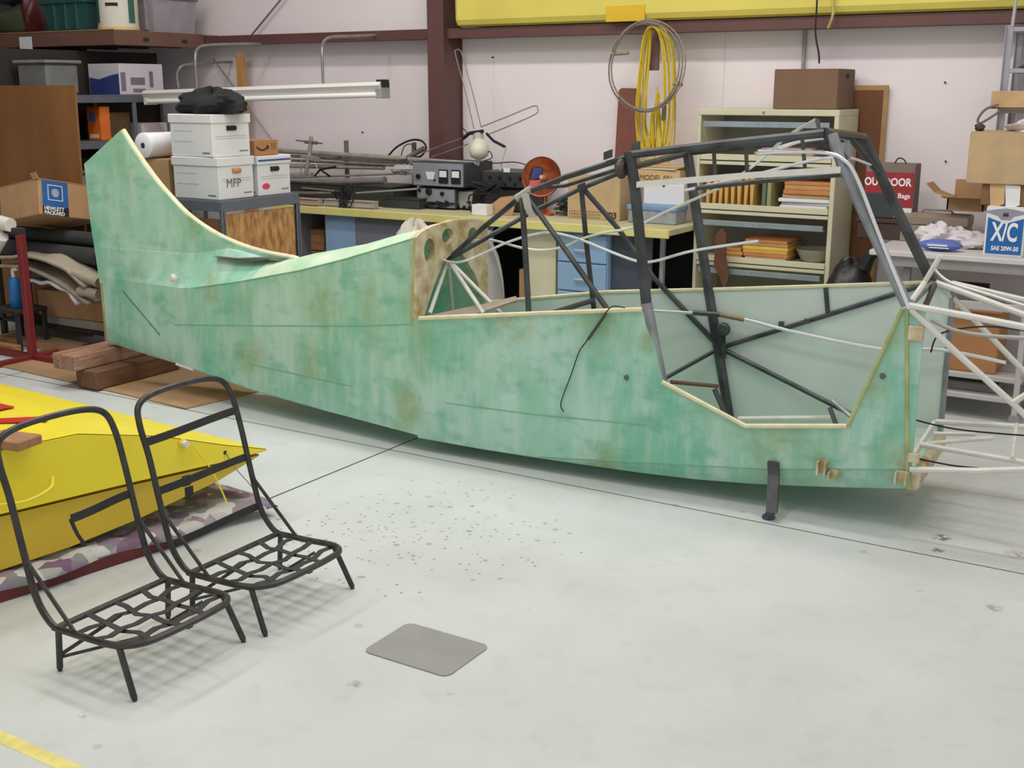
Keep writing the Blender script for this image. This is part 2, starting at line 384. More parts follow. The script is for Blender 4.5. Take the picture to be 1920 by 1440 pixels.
# aft shell, lofted
def tn(s): return 0 if s < 2.42 else .335 * (s - 2.42) / 2.6
AB = sorted([(2.371, 0.072), (2.730, 0.085), (3.120, 0.101), (3.625, 0.128), (3.986, 0.160), (4.320, 0.201), (4.725, 0.230), (4.964, 0.254)])
AT = sorted([(2.415, 1.097), (2.881, 0.956), (3.237, 0.861), (3.707, 0.758), (4.197, 0.671), (4.985, 0.664)])
AR = [(2.38, 1.135), (2.645, 1.085), (2.92, 1.004), (3.48, .886), (3.9, interp(AT, 3.9) + .05), (4.3, interp(AT, 4.3) + .035), (5.1, interp(AT, 5.0) + .03)]
FLE = sorted([(3.482, 0.886), (3.666, 0.901), (3.861, 0.935), (4.059, 0.997), (4.259, 1.099), (4.456, 1.260)])
mb = MB(); rows = []; trows = []; NS = 34
for i in range(NS + 1):
    s = 2.42 + (4.985 - 2.42) * i / NS
    t = tn(s); zb = interp(AB, s); zt = interp(AT, s); zr = max(interp(AR, s), zt + .012); hw = .355 - t
    half = [(.355, zb - .006), (t + hw * .12, zb - .004), (t, zb + .012)]
    half += [(t, zb + .012 + (zt - zb - .012) * k / 6) for k in range(1, 7)]
    full = half[::-1] + [(.71 - a, b) for a, b in half[1:]]
    rows.append([W(s, a, b) for a, b in full])
    k = min(1, max(0, (s - 3.35) / .35)); A = [(t, zt), (t + hw * .10, zt + (zr - zt) * .42), (t + hw * .30, zt + (zr - zt) * .78), (t + hw * .6, zt + (zr - zt) * .95), (.355, zr)]
    hf = max(.02, min(.2, interp(FLE, s) - zt - .02)) / .2
    B = [(t, zt), (t + hw * .18, zt + .03 * hf), (t + hw * .45, zt + .085 * hf), (max(t, .355 - .026 - hw * .06), zt + .19 * hf), (.355, zt + .2 * hf)]
    top_ = [lerp(a, b, k) for a, b in zip(A, B)]; trows.append([W(s, a, b) for a, b in top_ + [(.71 - a, b) for a, b in top_[-2::-1]]])
n = len(rows[0])
mb.add([p for r in rows for p in r], [(i * n + k, i * n + k + 1, (i + 1) * n + k + 1, (i + 1) * n + k) for i in range(NS) for k in range(n - 1)])
mb.f.append(tuple(NS * n + k for k in range(n)))
af = mb.build('aft_shell', MINT, fus, smooth=True)
n = len(trows[0]); NC = 16
for nm, m_, r0, r1 in (('turtledeck', PALE, 0, NC), ('fin_fillet', MINT, NC, NS)):
    MB().add([p for r in trows[r0:r1 + 1] for p in r], [(i * n + k, i * n + k + 1, (i + 1) * n + k + 1, (i + 1) * n + k) for i in range(r1 - r0) for k in range(n - 1)]).build(nm, m_, fus, smooth=True)
# fin with its cream leading edge
tf = .355
FIN = [(5.058, 1.361), (5.047, 0.991), (5.030, 0.826), (5.012, 0.625), (4.326, 0.594), (3.881, 0.665), (3.557, 0.783), (3.437, 0.877), (3.482, 0.886), (3.666, 0.901), (3.861, 0.935), (4.059, 0.997), (4.259, 1.099), (4.456, 1.260), (4.605, 1.418), (4.725, 1.568)]
MB().prism([W(a, tf - .022, b) for a, b in FIN], FC * .044).build('fin', MINT, fus)
le = [W(a, tf, b) for a, b in FIN[7:]]
MB().tube(le, .016, 8, smooth=True).build('fin_leading_edge', TRIM, fus)
MB().tube([W(a, tf, b) for a, b in FIN[:4]] + [W(4.995, tf, 0.246 + .02)], .016, 8).build('tail_post', MINTD, fus)
MB().prism([W(*q) for q in ((3.992, 0.270, 0.868), (3.817, 0.255, 0.869), (3.655, 0.250, 0.884), (3.495, 0.270, 0.892), (3.656, 0.250, 0.866), (3.819, 0.255, 0.851))], FC * .06).build('fabric_tear', M('torn_cloth', (96, 98, 92), .9), fus)
CREASE = M('green_crease', (112, 170, 136), .6, var=.1)
# raised stringer lines and edge strips
def sline(px, r, name, mat, off=-.004):
    return MB().tube([W(s, (tn(s) if s > 2.42 else 0) + off, z) for s, z in px], r, 6).build(name, mat, fus)
sline([(4.309, 0.441), (3.508, 0.529), (2.784, 0.614), (2.457, 0.661)], .004, 'stringer', CREASE, .002)
sline([(3.657, 0.289), (2.913, 0.278), (2.240, 0.280), (1.757, 0.287), (1.173, 0.314)], .004, 'stringer', CREASE, .002)
sline([(0.014, 0.285), (0.597, 0.193), (1.199, 0.131), (1.727, 0.076)], .004, 'stringer', CREASE, .002)
sline([(4.784, 0.600), (4.452, 0.362)], .004, 'seam', M('dark_seam', (70, 110, 92), .7), 0)
sline([(2.450, 0.659), (2.421, 1.094)], .008, 'edge_trim', MINTD, -.001)
sline([(2.415, 1.097), (2.881, 0.956), (3.237, 0.861), (3.707, 0.758), (4.101, 0.684)], .004, 'edge_trim', CREASE, .001)
for a, m, r in (([(2.402, -0.000, 0.697), (1.760, -0.000, 0.779), (1.207, -0.000, 0.848)], TRIM, .011), ([(1.102, 0.000, 0.526), (0.707, -0.000, 0.374), (0.272, -0.000, 0.434)], TRIM, .011), ([(0.268, -0.000, 0.437), (0.087, -0.000, 0.947)], MINTD, .010), ([(0.069, -0.000, 0.953), (0.016, -0.000, 0.285), (0.003, -0.000, 0.199)], MINTD, .009)):
    MB().tube(Wp(a), r, 6).build('edge_trim', m, fus)
fr = sorted(FT); MB().tube([W(s, .70, z) for s, z in fr], .010, 6).build('edge_trim', TRIM, fus)
MB().tube([W(0, .70, interp(FT, 0)), W(0, .70, .26)], .014, 6).build('edge_trim', tubeg, fus)

# arched former with three holes at the cabin end of the turtledeck
def former():
    me = bmesh.new()
    outer = [(.0, .70), (.0, 1.095), (.05, 1.118), (.15, 1.138), (.355, 1.15), (.56, 1.138), (.66, 1.118), (.71, 1.095), (.71, .70), (.65, .70), (.57, .84), (.45, .96), (.355, .985), (.26, .95), (.15, .82), (.07, .70)]
    def ell(c, a, b, n=14): return [(c[0] + a * math.cos(2 * math.pi * k / n), c[1] + b * math.sin(2 * math.pi * k / n)) for k in range(n)]
    es = []
    for lp in (outer, ell((.125, 1.02), .05, .062), ell((.30, 1.075), .055, .040), ell((.55, 1.04), .05, .055)):
        vs = [me.verts.new(W(2.43, a, b) - WL[fus.name]) for a, b in lp]
        es += [me.edges.new((vs[i], vs[(i + 1) % len(vs)])) for i in range(len(vs))]
    bmesh.ops.triangle_fill(me, edges=es, use_beauty=True)
    bmesh.ops.recalc_face_normals(me, faces=me.faces)
    m = bpy.data.meshes.new('former'); me.to_mesh(m); me.free(); m.materials.append(FORM)
    o = bpy.data.objects.new('former', m); o.parent = fus; COL.objects.link(o); WL[o.name] = WL[fus.name]; solid(o, .03, 0); return o
former()

def tube(pts, r, mat, name='frame_tube', sm=False, n=8): return MB().tube(Wp(pts), r, n, smooth=sm).build(name, mat, fus, smooth=True)
# cabin posts and roof
tube([(1.269, 0.020, 1.400), (1.298, 0.020, 1.537)], .024, tubem, 'cabin_post')
tube([(1.198, 0.020, 0.875), (1.269, 0.020, 1.400)], .024, tubem, 'cabin_post')
tube([(1.062, 0.090, 0.299), (1.116, 0.030, 0.518), (1.198, 0.020, 0.875)], .026, tubeg, 'cabin_post')
tube([(1.000, 0.680, 0.186), (1.057, 0.680, 0.455), (1.137, 0.690, 0.811)], .024, tubem, 'cabin_post')
tube([(1.137, 0.690, 0.811), (1.241, 0.690, 1.317), (1.279, 0.690, 1.508)], .024, tubem, 'cabin_post')
tube([(1.290, 0.020, 1.526), (0.885, 0.020, 1.580), (0.448, 0.020, 1.632)], .019, tubem, 'roof_beam')
tube([(1.279, 0.690, 1.506), (0.880, 0.690, 1.555), (0.439, 0.690, 1.593)], .017, tubem, 'roof_beam')
tube([(1.275, 0.030, 1.475), (1.278, 0.660, 1.502)], .015, tubem, 'roof_cross_tube')
tube([(0.451, 0.020, 1.636), (0.439, 0.690, 1.593)], .020, tubem, 'roof_cross_tube')
tube([(0.451, 0.030, 1.631), (0.358, 0.030, 1.528)], .016, tubem, 'windscreen_post')
tube([(0.421, 0.030, 1.628), (0.372, 0.020, 1.517), (0.294, 0.020, 1.366), (0.173, 0.020, 1.143), (0.075, 0.020, 0.963)], .023, tubeg, 'windscreen_post')
tube([(0.441, 0.690, 1.592), (0.351, 0.690, 1.424), (0.220, 0.690, 1.186), (0.093, 0.690, 0.963)], .024, tubem, 'windscreen_post')
tube([(0.450, 0.450, 1.605), (0.363, 0.660, 1.445)], .014, tubem, 'windscreen_brace')
tube([(0.452, 0.420, 1.601), (0.441, 0.420, 1.506)], .012, tubeg, 'windscreen_brace')
MB().strip(Wp([(1.250, -0.000, 1.399), (0.757, -0.000, 1.455), (0.368, -0.000, 1.491)]), (0, 0, 1), .026, .012, FC).build('door_header_bar', whitem, fus)
tube([(1.006, 0.080, 1.387), (0.689, 0.080, 1.432), (0.370, 0.050, 1.469)], .011, tubem)
for a, b in (((0.916, 0.030, 1.570), (0.904, 0.030, 1.442)), ((0.777, 0.030, 1.587), (0.764, 0.030, 1.460)), ((0.614, 0.300, 1.602), (0.592, 0.300, 1.458)), ((0.490, 0.050, 1.689), (0.470, 0.030, 1.631))):
    MB().strip(Wp([a, b]), FA, .016, .006, FC).build('hanger_strap', tubem, fus)
# truss from the roof down to the turtledeck
AP = (2.450, 0.355, 0.944)
tube([(1.297, 0.020, 1.517), (1.639, 0.080, 1.413), (1.874, 0.130, 1.327)], .014, tubem, 'upper_longeron')
tube([(1.874, 0.130, 1.327), (2.173, 0.240, 1.134), AP], .013, tubem, 'upper_longeron')
tube([(1.278, 0.690, 1.501), (1.570, 0.660, 1.422), (1.798, 0.600, 1.323)], .014, tubem, 'upper_longeron')
tube([(1.798, 0.600, 1.323), (2.046, 0.540, 1.198), AP], .013, tubem, 'upper_longeron')
tube([(1.344, 0.100, 1.469), (1.698, 0.200, 1.364), (1.839, 0.200, 1.349)], .010, tubem)
tube([(1.894, 0.130, 1.332), (1.846, 0.080, 1.061), (1.798, 0.030, 0.740)], .014, tubem, 'truss_upright')
tube([(1.804, 0.600, 1.317), (1.789, 0.640, 1.027), (1.758, 0.680, 0.676)], .013, tubem, 'truss_upright')
tube([(1.865, 0.120, 1.319), (1.616, 0.070, 1.065), (1.379, 0.020, 0.818)], .013, tubem, 'truss_diagonal')
tube([(1.791, 0.610, 1.311), (1.616, 0.650, 1.118), (1.433, 0.680, 0.883), (1.079, 0.680, 0.567)], .013, tubem, 'truss_diagonal')
tube([(1.791, 0.200, 0.738), (1.756, 0.660, 0.741)], .014, tubem, 'truss_cross_tube')
for q in ((2.403, 0.100, 0.705), (2.517, 0.500, 0.652), (2.117, 0.150, 0.722), (2.095, 0.300, 0.694)):
    tube([AP, q], .011, whitem, 'truss_diagonal')
tp = (1.874, 0.120, 1.328)
MB().tube(Wp([(1.917, 0.130, 1.301), (1.837, 0.120, 1.347)]), .020, 8).build('silver_tape', M('duct_tape', (168, 164, 158), .45, .2), fus)
MB().strip(Wp([(1.860, 0.100, 1.330), (1.835, 0.090, 1.257), (1.809, 0.090, 1.219)]), FA, .04, .003, FC).build('silver_tape', M('duct_tape', (168, 164, 158)), fus)
# far side X bracing, wheel, interior tubes
XN = (1.067, 0.680, 0.557)
tube([(1.336, 0.600, 0.379), XN], .011, tubem, 'side_brace')
tube([XN, (0.578, 0.690, 0.757), (0.104, 0.690, 0.955)], .012, tubem, 'side_brace')
tube([XN, (0.704, 0.660, 0.425), (0.361, 0.550, 0.332)], .012, tubem, 'side_brace')
tube([(0.567, 0.690, 0.896), (0.549, 0.690, 0.775)], .011, tubem, 'side_brace')
wc = W(*(1.042, 0.640, 0.659))
RT = Matrix(((FA.x, 0, FC.x), (FA.y, 0, FC.y), (0, 1, 0)))
MB().lathe([(.008, -.02), (.028, -.02), (.034, -.01), (.028, 0), (.034, .01), (.028, .02), (.008, .02)], wc, 16, RT).build('pulley', tubem, fus)
MB().strip([wc + Vector((0, 0, -.01)), W(*(1.039, 0.660, 0.510))], FA, .022, .01, FC).build('pulley_bracket', tubem, fus)
pc = W(*(1.332, 0.020, 1.465))
MB().lathe([(.01, -.02), (.032, -.02), (.045, -.008), (.045, .008), (.032, .02), (.01, .02)], pc, 16, Matrix(((FC.x, 0, FA.x), (FC.y, 0, FA.y), (0, 1, 0)))).build('pulley', M('brown_pulley', (74, 62, 54), .6), fus)
for q in ((1.404, 0.030, 1.520), (1.272, 0.030, 1.558), (1.781, 0.550, 1.327)):
    MB().strip(Wp([(q[0] - .02, q[1], q[2] + .01), (q[0] + .02, q[1], q[2] - .005)]), (0, 0, 1), .035, .008, FC).build('bracket', tubem, fus)
for q in ((0.760, 0.660, 0.711), (0.638, 0.660, 0.736)):
    MB().box(-.012, .012, -.01, .01, -.012, .012, .002, Matrix.Translation(W(*q))).build('clip', tubem, fus)
tube([(1.175, 0.300, 0.452), (1.009, 0.500, 0.407)], .010, M('brown_bar', (112, 76, 60), .7), 'floor_rail')
tube([(0.935, 0.620, 0.221), (0.467, 0.620, 0.290)], .015, whitem, 'floor_rail')
tube([(1.059, 0.600, 0.363), (0.964, 0.550, 0.224)], .014, tubem, 'floor_rail')
tube([(0.406, 0.300, 0.456), (0.291, 0.200, 0.415)], .011, tubeg, 'rudder_lever')
tube([(0.441, 0.400, 0.396), (0.396, 0.350, 0.334)], .011, tubem, 'rudder_lever')
MB().prism(Wp([(2.397, 0.060, 0.701), (2.152, 0.200, 0.760), (2.042, 0.350, 0.787), (2.015, 0.300, 0.775), (2.171, 0.100, 0.715)]), (0, 0, -.012)).build('floor_board', M('weathered_ply', (152, 138, 124), .8, var=.2), fus)
# aluminium lines
def line(l, r=.0065, m=alum): return tube(l, r, m, 'control_line', True, 6)
line([(2.536, 0.300, 0.992), (2.417, 0.250, 0.959), (2.290, 0.200, 0.960), (2.166, 0.200, 1.006), (2.014, 0.200, 1.076), (1.867, 0.200, 1.124), (1.752, 0.200, 1.138), (1.610, 0.200, 1.113), (1.471, 0.200, 1.071), (1.322, 0.200, 1.032), (1.230, 0.200, 1.040), (1.051, 0.200, 1.098), (0.753, 0.200, 1.160)])
line([(2.413, 0.500, 1.024), (2.276, 0.500, 1.041), (2.060, 0.450, 1.018), (1.937, 0.450, 1.015), (1.817, 0.450, 1.042), (1.715, 0.420, 1.088), (1.591, 0.400, 1.126), (1.424, 0.400, 1.166), (1.237, 0.400, 1.259), (0.973, 0.300, 1.375), (0.826, 0.200, 1.457), (0.731, 0.200, 1.536), (0.633, 0.150, 1.614), (0.507, 0.100, 1.684)])
line([(1.081, 0.150, 1.370), (0.828, 0.150, 1.432), (0.603, 0.250, 1.497), (0.481, 0.300, 1.522), (0.437, 0.450, 1.514), (0.382, 0.600, 1.478)])
line([(0.725, 0.030, 1.544), (0.590, 0.030, 1.554), (0.430, -0.000, 1.555), (0.360, -0.000, 1.529), (0.305, -0.000, 1.464), (0.196, -0.000, 1.230), (0.059, -0.010, 0.951)], .008)
line([(1.396, 0.600, 0.727), (1.199, 0.640, 0.727), (1.075, 0.640, 0.730), (0.926, 0.640, 0.718), (0.662, 0.640, 0.678), (0.275, 0.640, 0.641), (0.064, 0.640, 0.663), (-0.085, 0.640, 0.657), (-0.255, 0.640, 0.636)], .008)
tube([(1.199, 0.640, 0.730), (1.061, 0.640, 0.732)], .013, tubem, 'line_sleeve'); tube([(1.061, 0.640, 0.732), (0.939, 0.640, 0.719)], .012, M('brass_sleeve', (120, 104, 70), .5), 'line_sleeve')
line([(0.768, 0.500, 1.541), (0.677, 0.500, 1.576), (0.536, 0.500, 1.597), (0.454, 0.550, 1.588)])
line([(0.851, 0.600, 1.527), (0.753, 0.600, 1.561), (0.656, 0.600, 1.582)], .006)
# engine mount forward of the cabin
for l, r in (([(0.063, -0.000, 0.965), (-0.132, -0.000, 0.946), (-0.396, -0.000, 0.916)], .014), ([(0.088, 0.700, 0.962), (-0.131, 0.620, 0.914), (-0.348, 0.550, 0.861)], .014), ([(0.008, 0.700, 0.961), (-0.329, 0.700, 0.905)], .013),
             ([(0.056, -0.000, 0.950), (-0.147, -0.000, 0.780), (-0.355, -0.000, 0.615), (-0.443, -0.000, 0.540)], .013), ([(0.040, 0.700, 0.934), (-0.363, 0.700, 0.559)], .013), ([(-0.355, -0.000, 0.615), (-0.420, -0.000, 0.674)], .012),
             ([(0.006, -0.000, 0.286), (-0.248, -0.000, 0.320), (-0.451, -0.000, 0.359)], .013), ([(0.003, 0.200, 0.339), (-0.442, 0.100, 0.353)], .012), ([(0.003, 0.200, 0.339), (-0.140, 0.300, 0.352), (-0.255, 0.400, 0.354)], .010),
             ([(0.019, 0.680, 0.320), (-0.386, 0.680, 0.349)], .013), ([(-0.005, 0.500, 0.312), (-0.178, 0.500, 0.334)], .009), ([(-0.329, 0.600, 0.373), (-0.368, 0.100, 0.362)], .010)):
    tube(l, r, whitem, 'engine_mount_tube')
MB().strip(Wp([(0.023, 0.660, 0.317), (0.014, 0.060, 0.310)]), (0, 0, 1), .03, .014, FA).build('firewall_sill', whitem, fus)
MB().strip(Wp([(0.090, 0.690, 0.958), (0.067, 0.020, 0.957)]), (0, 0, 1), .022, .014, FA).build('firewall_sill', tubeg, fus)
tube([(0.098, 0.700, 1.029), (0.024, 0.680, 0.972), (-0.124, 0.660, 0.936), (-0.338, 0.620, 0.892)], .007, alum, 'control_line', True)
tube([(0.007, 0.300, 1.131), (0.061, 0.300, 1.015)], .011, whitem, 'engine_mount_tube')
tube([(0.061, 0.300, 1.015), (0.065, 0.050, 0.972)], .012, whitem, 'engine_mount_tube')
tube([(0.066, 0.600, 0.961), (0.062, 0.200, 0.845)], .013, tubem, 'engine_mount_tube')
tube([(0.051, 0.500, 0.823), (-0.061, 0.450, 0.795), (-0.207, 0.400, 0.795), (-0.369, 0.400, 0.802)], .009, M('grey_hose', (176, 168, 164), .6), 'hose', True)
for l in ([(0.081, 0.300, 0.421), (-0.125, 0.300, 0.399), (-0.417, 0.300, 0.411)], [(0.013, 0.100, 0.308), (-0.132, 0.100, 0.298), (-0.246, 0.100, 0.302)], [(0.057, 0.600, 0.659), (0.004, 0.500, 0.768), (-0.178, 0.500, 0.816), (-0.358, 0.500, 0.810)]):
    tube(l, .004, inkm, 'cable', True, 5)
# lower cowl edge, brackets, gear stub
MB().box(-.01, .03, .02, .69, .19, .27, .01, Matrix.Translation(F0 - Vector((0, 0, F0.z))) @ Matrix.Rotation(math.radians(3), 4, 'Z')).build('firewall_edge', FORM, fus)
def clevis(q, wd, h):
    mb = MB(); R = Matrix.Translation(W(*q)) @ Matrix.Rotation(math.radians(3), 4, 'Z')
    for dx in (-wd / 2, wd / 2): mb.box(dx - .004, dx + .004, -.05, 0, -h / 2, h / 2, .001, R)
    mb.box(-wd / 2, wd / 2, -.012, 0, -h / 2, h / 2, .001, R)
    mb.build('clevis', FORM, fus)
clevis((0.033, -0.000, 0.252), .04, .05); clevis((0.358, -0.000, 0.245), .032, .06); clevis((0.309, -0.000, 0.219), .03, .035)
MB().box(-.03, .03, -.012, .01, -.03, .03, .003, Matrix.Translation(W(*(0.026, -0.000, 0.855)))).build('bracket', FORM, fus)
MB().box(-.02, .025, -.012, .01, -.02, .02, .003, Matrix.Translation(W(*(-0.003, -0.000, 0.338)))).build('bracket', FORM, fus)
gl = MB(); gl.strip([W(*(0.570, -0.020, 0.237)), W(*(0.562, -0.030, 0.183)), (-1.559, 4.629, 0.045)], FA, .048, .02, FC); gl.build('gear_stub', tubem, fus)
MB().lathe([(.026, 0), (.03, .006), (.026, .014)], (-1.584, 4.664, 0.000), 16).build('gear_stub_foot', M('blue_cap', (52, 58, 92), .5), fus)
MB().tube([(-1.571, 4.661, 0.045), (-1.579, 4.657, 0.008)], .022, 8, flat=.6).build('gear_stub', tubem, fus)
# bolt, hole, hanging safety wire
q = (4.283, 0.726); bc = W(q[0], tn(q[0]) - .004, q[1])
MB().lathe([(0, .02), (.016, .018), (.018, .008), (.026, .004), (.026, 0)], bc, 14, RT @ Matrix.Rotation(math.pi, 3, 'X')).build('bolt', whitem, fus, True)
for q in ((0.143, 0.666), (1.276, 0.526)):
    MB().lathe([(.0, .002), (.012, .002), (.013, -.001)], W(q[0], -.004, q[1]), 10, RT @ Matrix.Rotation(math.pi, 3, 'X')).build('drilled_hole', M('hole_rim', (90, 96, 92), .8), fus)
tube([(1.284, -0.020, 0.852), (1.341, -0.020, 0.854), (1.372, -0.020, 0.827), (1.422, -0.012, 0.757), (1.475, -0.012, 0.677), (1.512, -0.012, 0.623), (1.554, -0.012, 0.503), (1.603, -0.012, 0.368), (1.589, -0.012, 0.325)], .0028, inkm, 'hanging_wire', True, 5)
tube([(1.377, -0.020, 0.817), (1.466, -0.014, 0.688)], .007, M('twisted_wire', (70, 66, 60), .6, bump=.6, bscale=90), 'hanging_wire')
sline([(4.320, 0.198), (4.165, 0.183)], .009, 'edge_trim', whitem, .004)


# ================================================================== bare seat frames
SEATM = M('worn_black_enamel', (34, 34, 35), .4, var=.2, scale=24, rgb2=(62, 58, 54))
WEBM = M('black_webbing', (48, 46, 45), .75, var=.2, scale=20)
def make_seat(loc, label, upper):
    t = thing('seat_frame', label, 'seat frame', (loc[0], loc[1], 0), 'pair of bare seat frames')
    X0, Y0 = loc
    P = lambda x, y, z: (X0 + x, Y0 + y, z)
    hw = .225
    # back hoop and seat hoop, one bent tube each
    b = MB(); r = .0115
    up = lambda sg: [P(.02, sg * hw, .145), P(-.03, sg * hw, .165), P(-.085, sg * hw, .235), P(-.125, sg * hw, .38), P(-.165, sg * hw, .55), P(-.20, sg * hw, .66)]
    L = up(-1); R = up(1)
    top = [P(-.222, -hw + .02, .722), P(-.232, -hw + .09, .748), P(-.235, 0, .755), P(-.232, hw - .09, .748), P(-.222, hw - .02, .722)]
    b.tube(L + top + R[::-1], r, 8, smooth=True); b.build('back_hoop', SEATM, t, smooth=True)
    sh = [P(-.01, -hw, .148), P(.15, -hw, .152), P(.28, -hw + .004, .160), P(.345, -hw + .05, .166), P(.362, -.1, .168), P(.365, 0, .168), P(.362, .1, .168), P(.345, hw - .05, .166), P(.28, hw - .004, .160), P(.15, hw, .152), P(-.01, hw, .148)]
    b = MB(); b.tube(sh, r, 8, smooth=True); b.build('seat_hoop', SEATM, t, smooth=True)
    b = MB(); b.tube([P(.0, -hw, .148), P(.0, hw, .148)], .0105); b.build('rear_bar', SEATM, t, smooth=True)
    for sg in (-1, 1):
        b = MB(); b.tube([P(.012, sg * hw, .146), P(.0, sg * hw, .012)], .0105); b.tube([P(.0, sg * hw, .014), P(-.001, sg * hw, .0)], [.0105, .007]); b.build('leg', SEATM, t, smooth=True)
        b = MB(); b.tube([P(.285, sg * (hw - .008), .158), P(.352, sg * (hw + .006), .012)], .0105); b.tube([P(.352, sg * (hw + .006), .014), P(.356, sg * (hw + .006), .0)], [.0105, .007]); b.build('leg', SEATM, t, smooth=True)
        b = MB(); b.tube([P(-.125, sg * hw, .385), P(-.108, sg * hw, .345), P(.09, sg * hw, .158)], .007); b.build('back_brace', SEATM, t, smooth=True)
    b = MB(); b.strip([P(.004, -hw, .055), P(.10, -.05, .150)], (0, 0, 1), .012, .005, (1, 0, 0)); b.build('leg_brace', SEATM, t)
    b = MB(); b.tube([P(.004, -hw, .048), P(.12, .02, .05), P(.2, hw - .02, .12)], .0055); b.build('leg_brace', SEATM, t)
    # woven straps
    for k, y in enumerate((-.11, 0, .11)):
        pts = [P(.0 + .36 * q / 6, y + .006 * math.sin(q * 2 + k), .152 - .012 * math.sin(math.pi * q / 6) + .004 * (-1) ** (q + k)) for q in range(7)]
        b = MB(); b.strip(pts, (0, 1, 0), .022, .003, (0, 0, 1)); b.build('seat_strap', WEBM, t)
    for k, x in enumerate((.09, .18, .27)):
        pts = [P(x + .006 * math.sin(q * 1.5), -hw + 2 * hw * q / 8, .153 - .012 * math.sin(math.pi * q / 8) - .004 * (-1) ** (q + k)) for q in range(9)]
        b = MB(); b.strip(pts, (1, 0, 0), .024, .003, (0, 0, 1)); b.build('seat_strap', WEBM, t)
    for z0, z1, x, y0, y1 in upper:
        n = 6; pts = [P(x + .004 * math.sin(q), y0 + (y1 - y0) * q / n, z0 + (z1 - z0) * q / n) for q in range(n + 1)]
        b = MB(); b.strip(pts, (0, 0, 1), .03, .003, (1, 0, 0)); b.build('back_strap', WEBM, t)
    return t
s1 = make_seat((-3.03, 2.372), 'bare black tube seat frame with a torn back strap, nearest the camera', [(.425, .44, -.138, -.03, .225)])
b = MB(); b.strip([(-3.17, 2.342, .425), (-3.168, 2.352, .39), (-3.165, 2.362, .36), (-3.168, 2.378, .335), (-3.166, 2.382, .315)], (0, 1, 0), .014, .003, (1, 0, 0)); b.build('torn_strap_end', WEBM, s1)
s2 = make_seat((-2.998, 2.905), 'bare black tube seat frame with three back straps, nearer the green fuselage', [(.60, .615, -.178, -.225, .225), (.425, .435, -.138, -.225, .225), (.235, .245, -.088, -.225, .225)])

# ================================================================== loose sheet on the floor
def rrect(x0, x1, y0, y1, r, z, rot=0):
    pts = []
    for cx, cy, a0 in ((x1 - r, y1 - r, 0), (x0 + r, y1 - r, 90), (x0 + r, y0 + r, 180), (x1 - r, y0 + r, 270)):
        for k in range(6):
            a = math.radians(a0 + 18 * k); pts.append(Vector((cx + r * math.cos(a), cy + r * math.sin(a), z)))
    return pts
tag(MB().prism(rrect(-2.292, -1.952, 2.758, 3.012, .03, .0005), (0, 0, .0035)).build('cover_plate', M('grey_sheet_metal', (150, 149, 147), .5, .25, var=.06, scale=7)), 'flat grey metal plate with rounded corners lying on the open floor', 'plate')

# ================================================================== yellow wing panels stacked on a quilt
YEL = M('yellow_dope', (238, 218, 48), .38, var=.04, scale=5)
YEL2 = M('yellow_dope_under', (206, 174, 44), .45, var=.05, scale=5)
RED = M('red_dope', (190, 36, 40), .4, var=.05)
rd = Vector((.171, .985, 0)).normalized(); sd = Vector((-.998, .062, 0)).normalized(); ro = Vector((-3.699, 2.402, 0))
def RP(u, v, z): p = ro + rd * u + sd * v; return Vector((p.x, p.y, z))
UT = [(-.75, .34), (-.7, .42), (-.5, .50), (-.2, .545), (.06, .548), (.36, .542), (.7, .458), (1.0, .352), (1.215, .284)]
UB = [(-.75, .33), (-.4, .312), (.03, .308), (.56, .294), (1.0, .276), (1.215, .276)]
LT = [(-.75, .30), (.0, .298), (.56, .282), (1.0, .264), (1.19, .262)]
LB = [(-.75, .27), (-.6, .17), (-.3, .11), (.0, .088), (.3, .098), (.6, .13), (.97, .192), (1.19, .254)]
def wing(name, label, top, bot, mat, span, off=0):
    t = thing(name, label, 'wing', RP(.2, .6, min(z for _, z in bot)), 'wing panels stacked on the quilt')
    us = sorted(set([p[0] for p in top + bot] + [-.75 + 1.96 * k / 26 for k in range(27)])); us = [u for u in us if u <= min(top[-1][0], bot[-1][0]) + 1e-6]
    nv = 24; mb = MB(); rows = []
    for j in range(nv + 1):
        v = off + span * j / nv; sc = .004 * math.cos(2 * math.pi * v / .36)
        tp = [RP(u, v, interp(top, u) + sc * (1 if 0 < j < nv else 0) * math.sin(math.pi * min(1, max(0, (u + .75) / 1.96)))) for u in us]
        bt = [RP(u, v, interp(bot, u)) for u in reversed(us)]
        rows.append(tp + bt)
    n = len(rows[0])
    mb.add([p for r in rows for p in r], [(i * n + k, i * n + (k + 1) % n, (i + 1) * n + (k + 1) % n, (i + 1) * n + k) for i in range(nv) for k in range(n)])
    mb.build('covering', mat, t, smooth=True)
    pr = [RP(u, off - .004, interp(top, u) - .003) for u in us] + [RP(u, off - .004, interp(bot, u) + .003) for u in reversed(us)]
    MB().prism(pr, sd * .006).build('root_rib', mat, t)
    return t
wu = wing('wing_panel', 'upper of two stacked yellow wing panels, with red stripes and a wood block on top', UT, UB, YEL, 2.6)
wl_ = wing('wing_panel', 'lower of two stacked yellow wing panels, lying upside down on the quilt', LT, LB, YEL2, 2.6, .02)
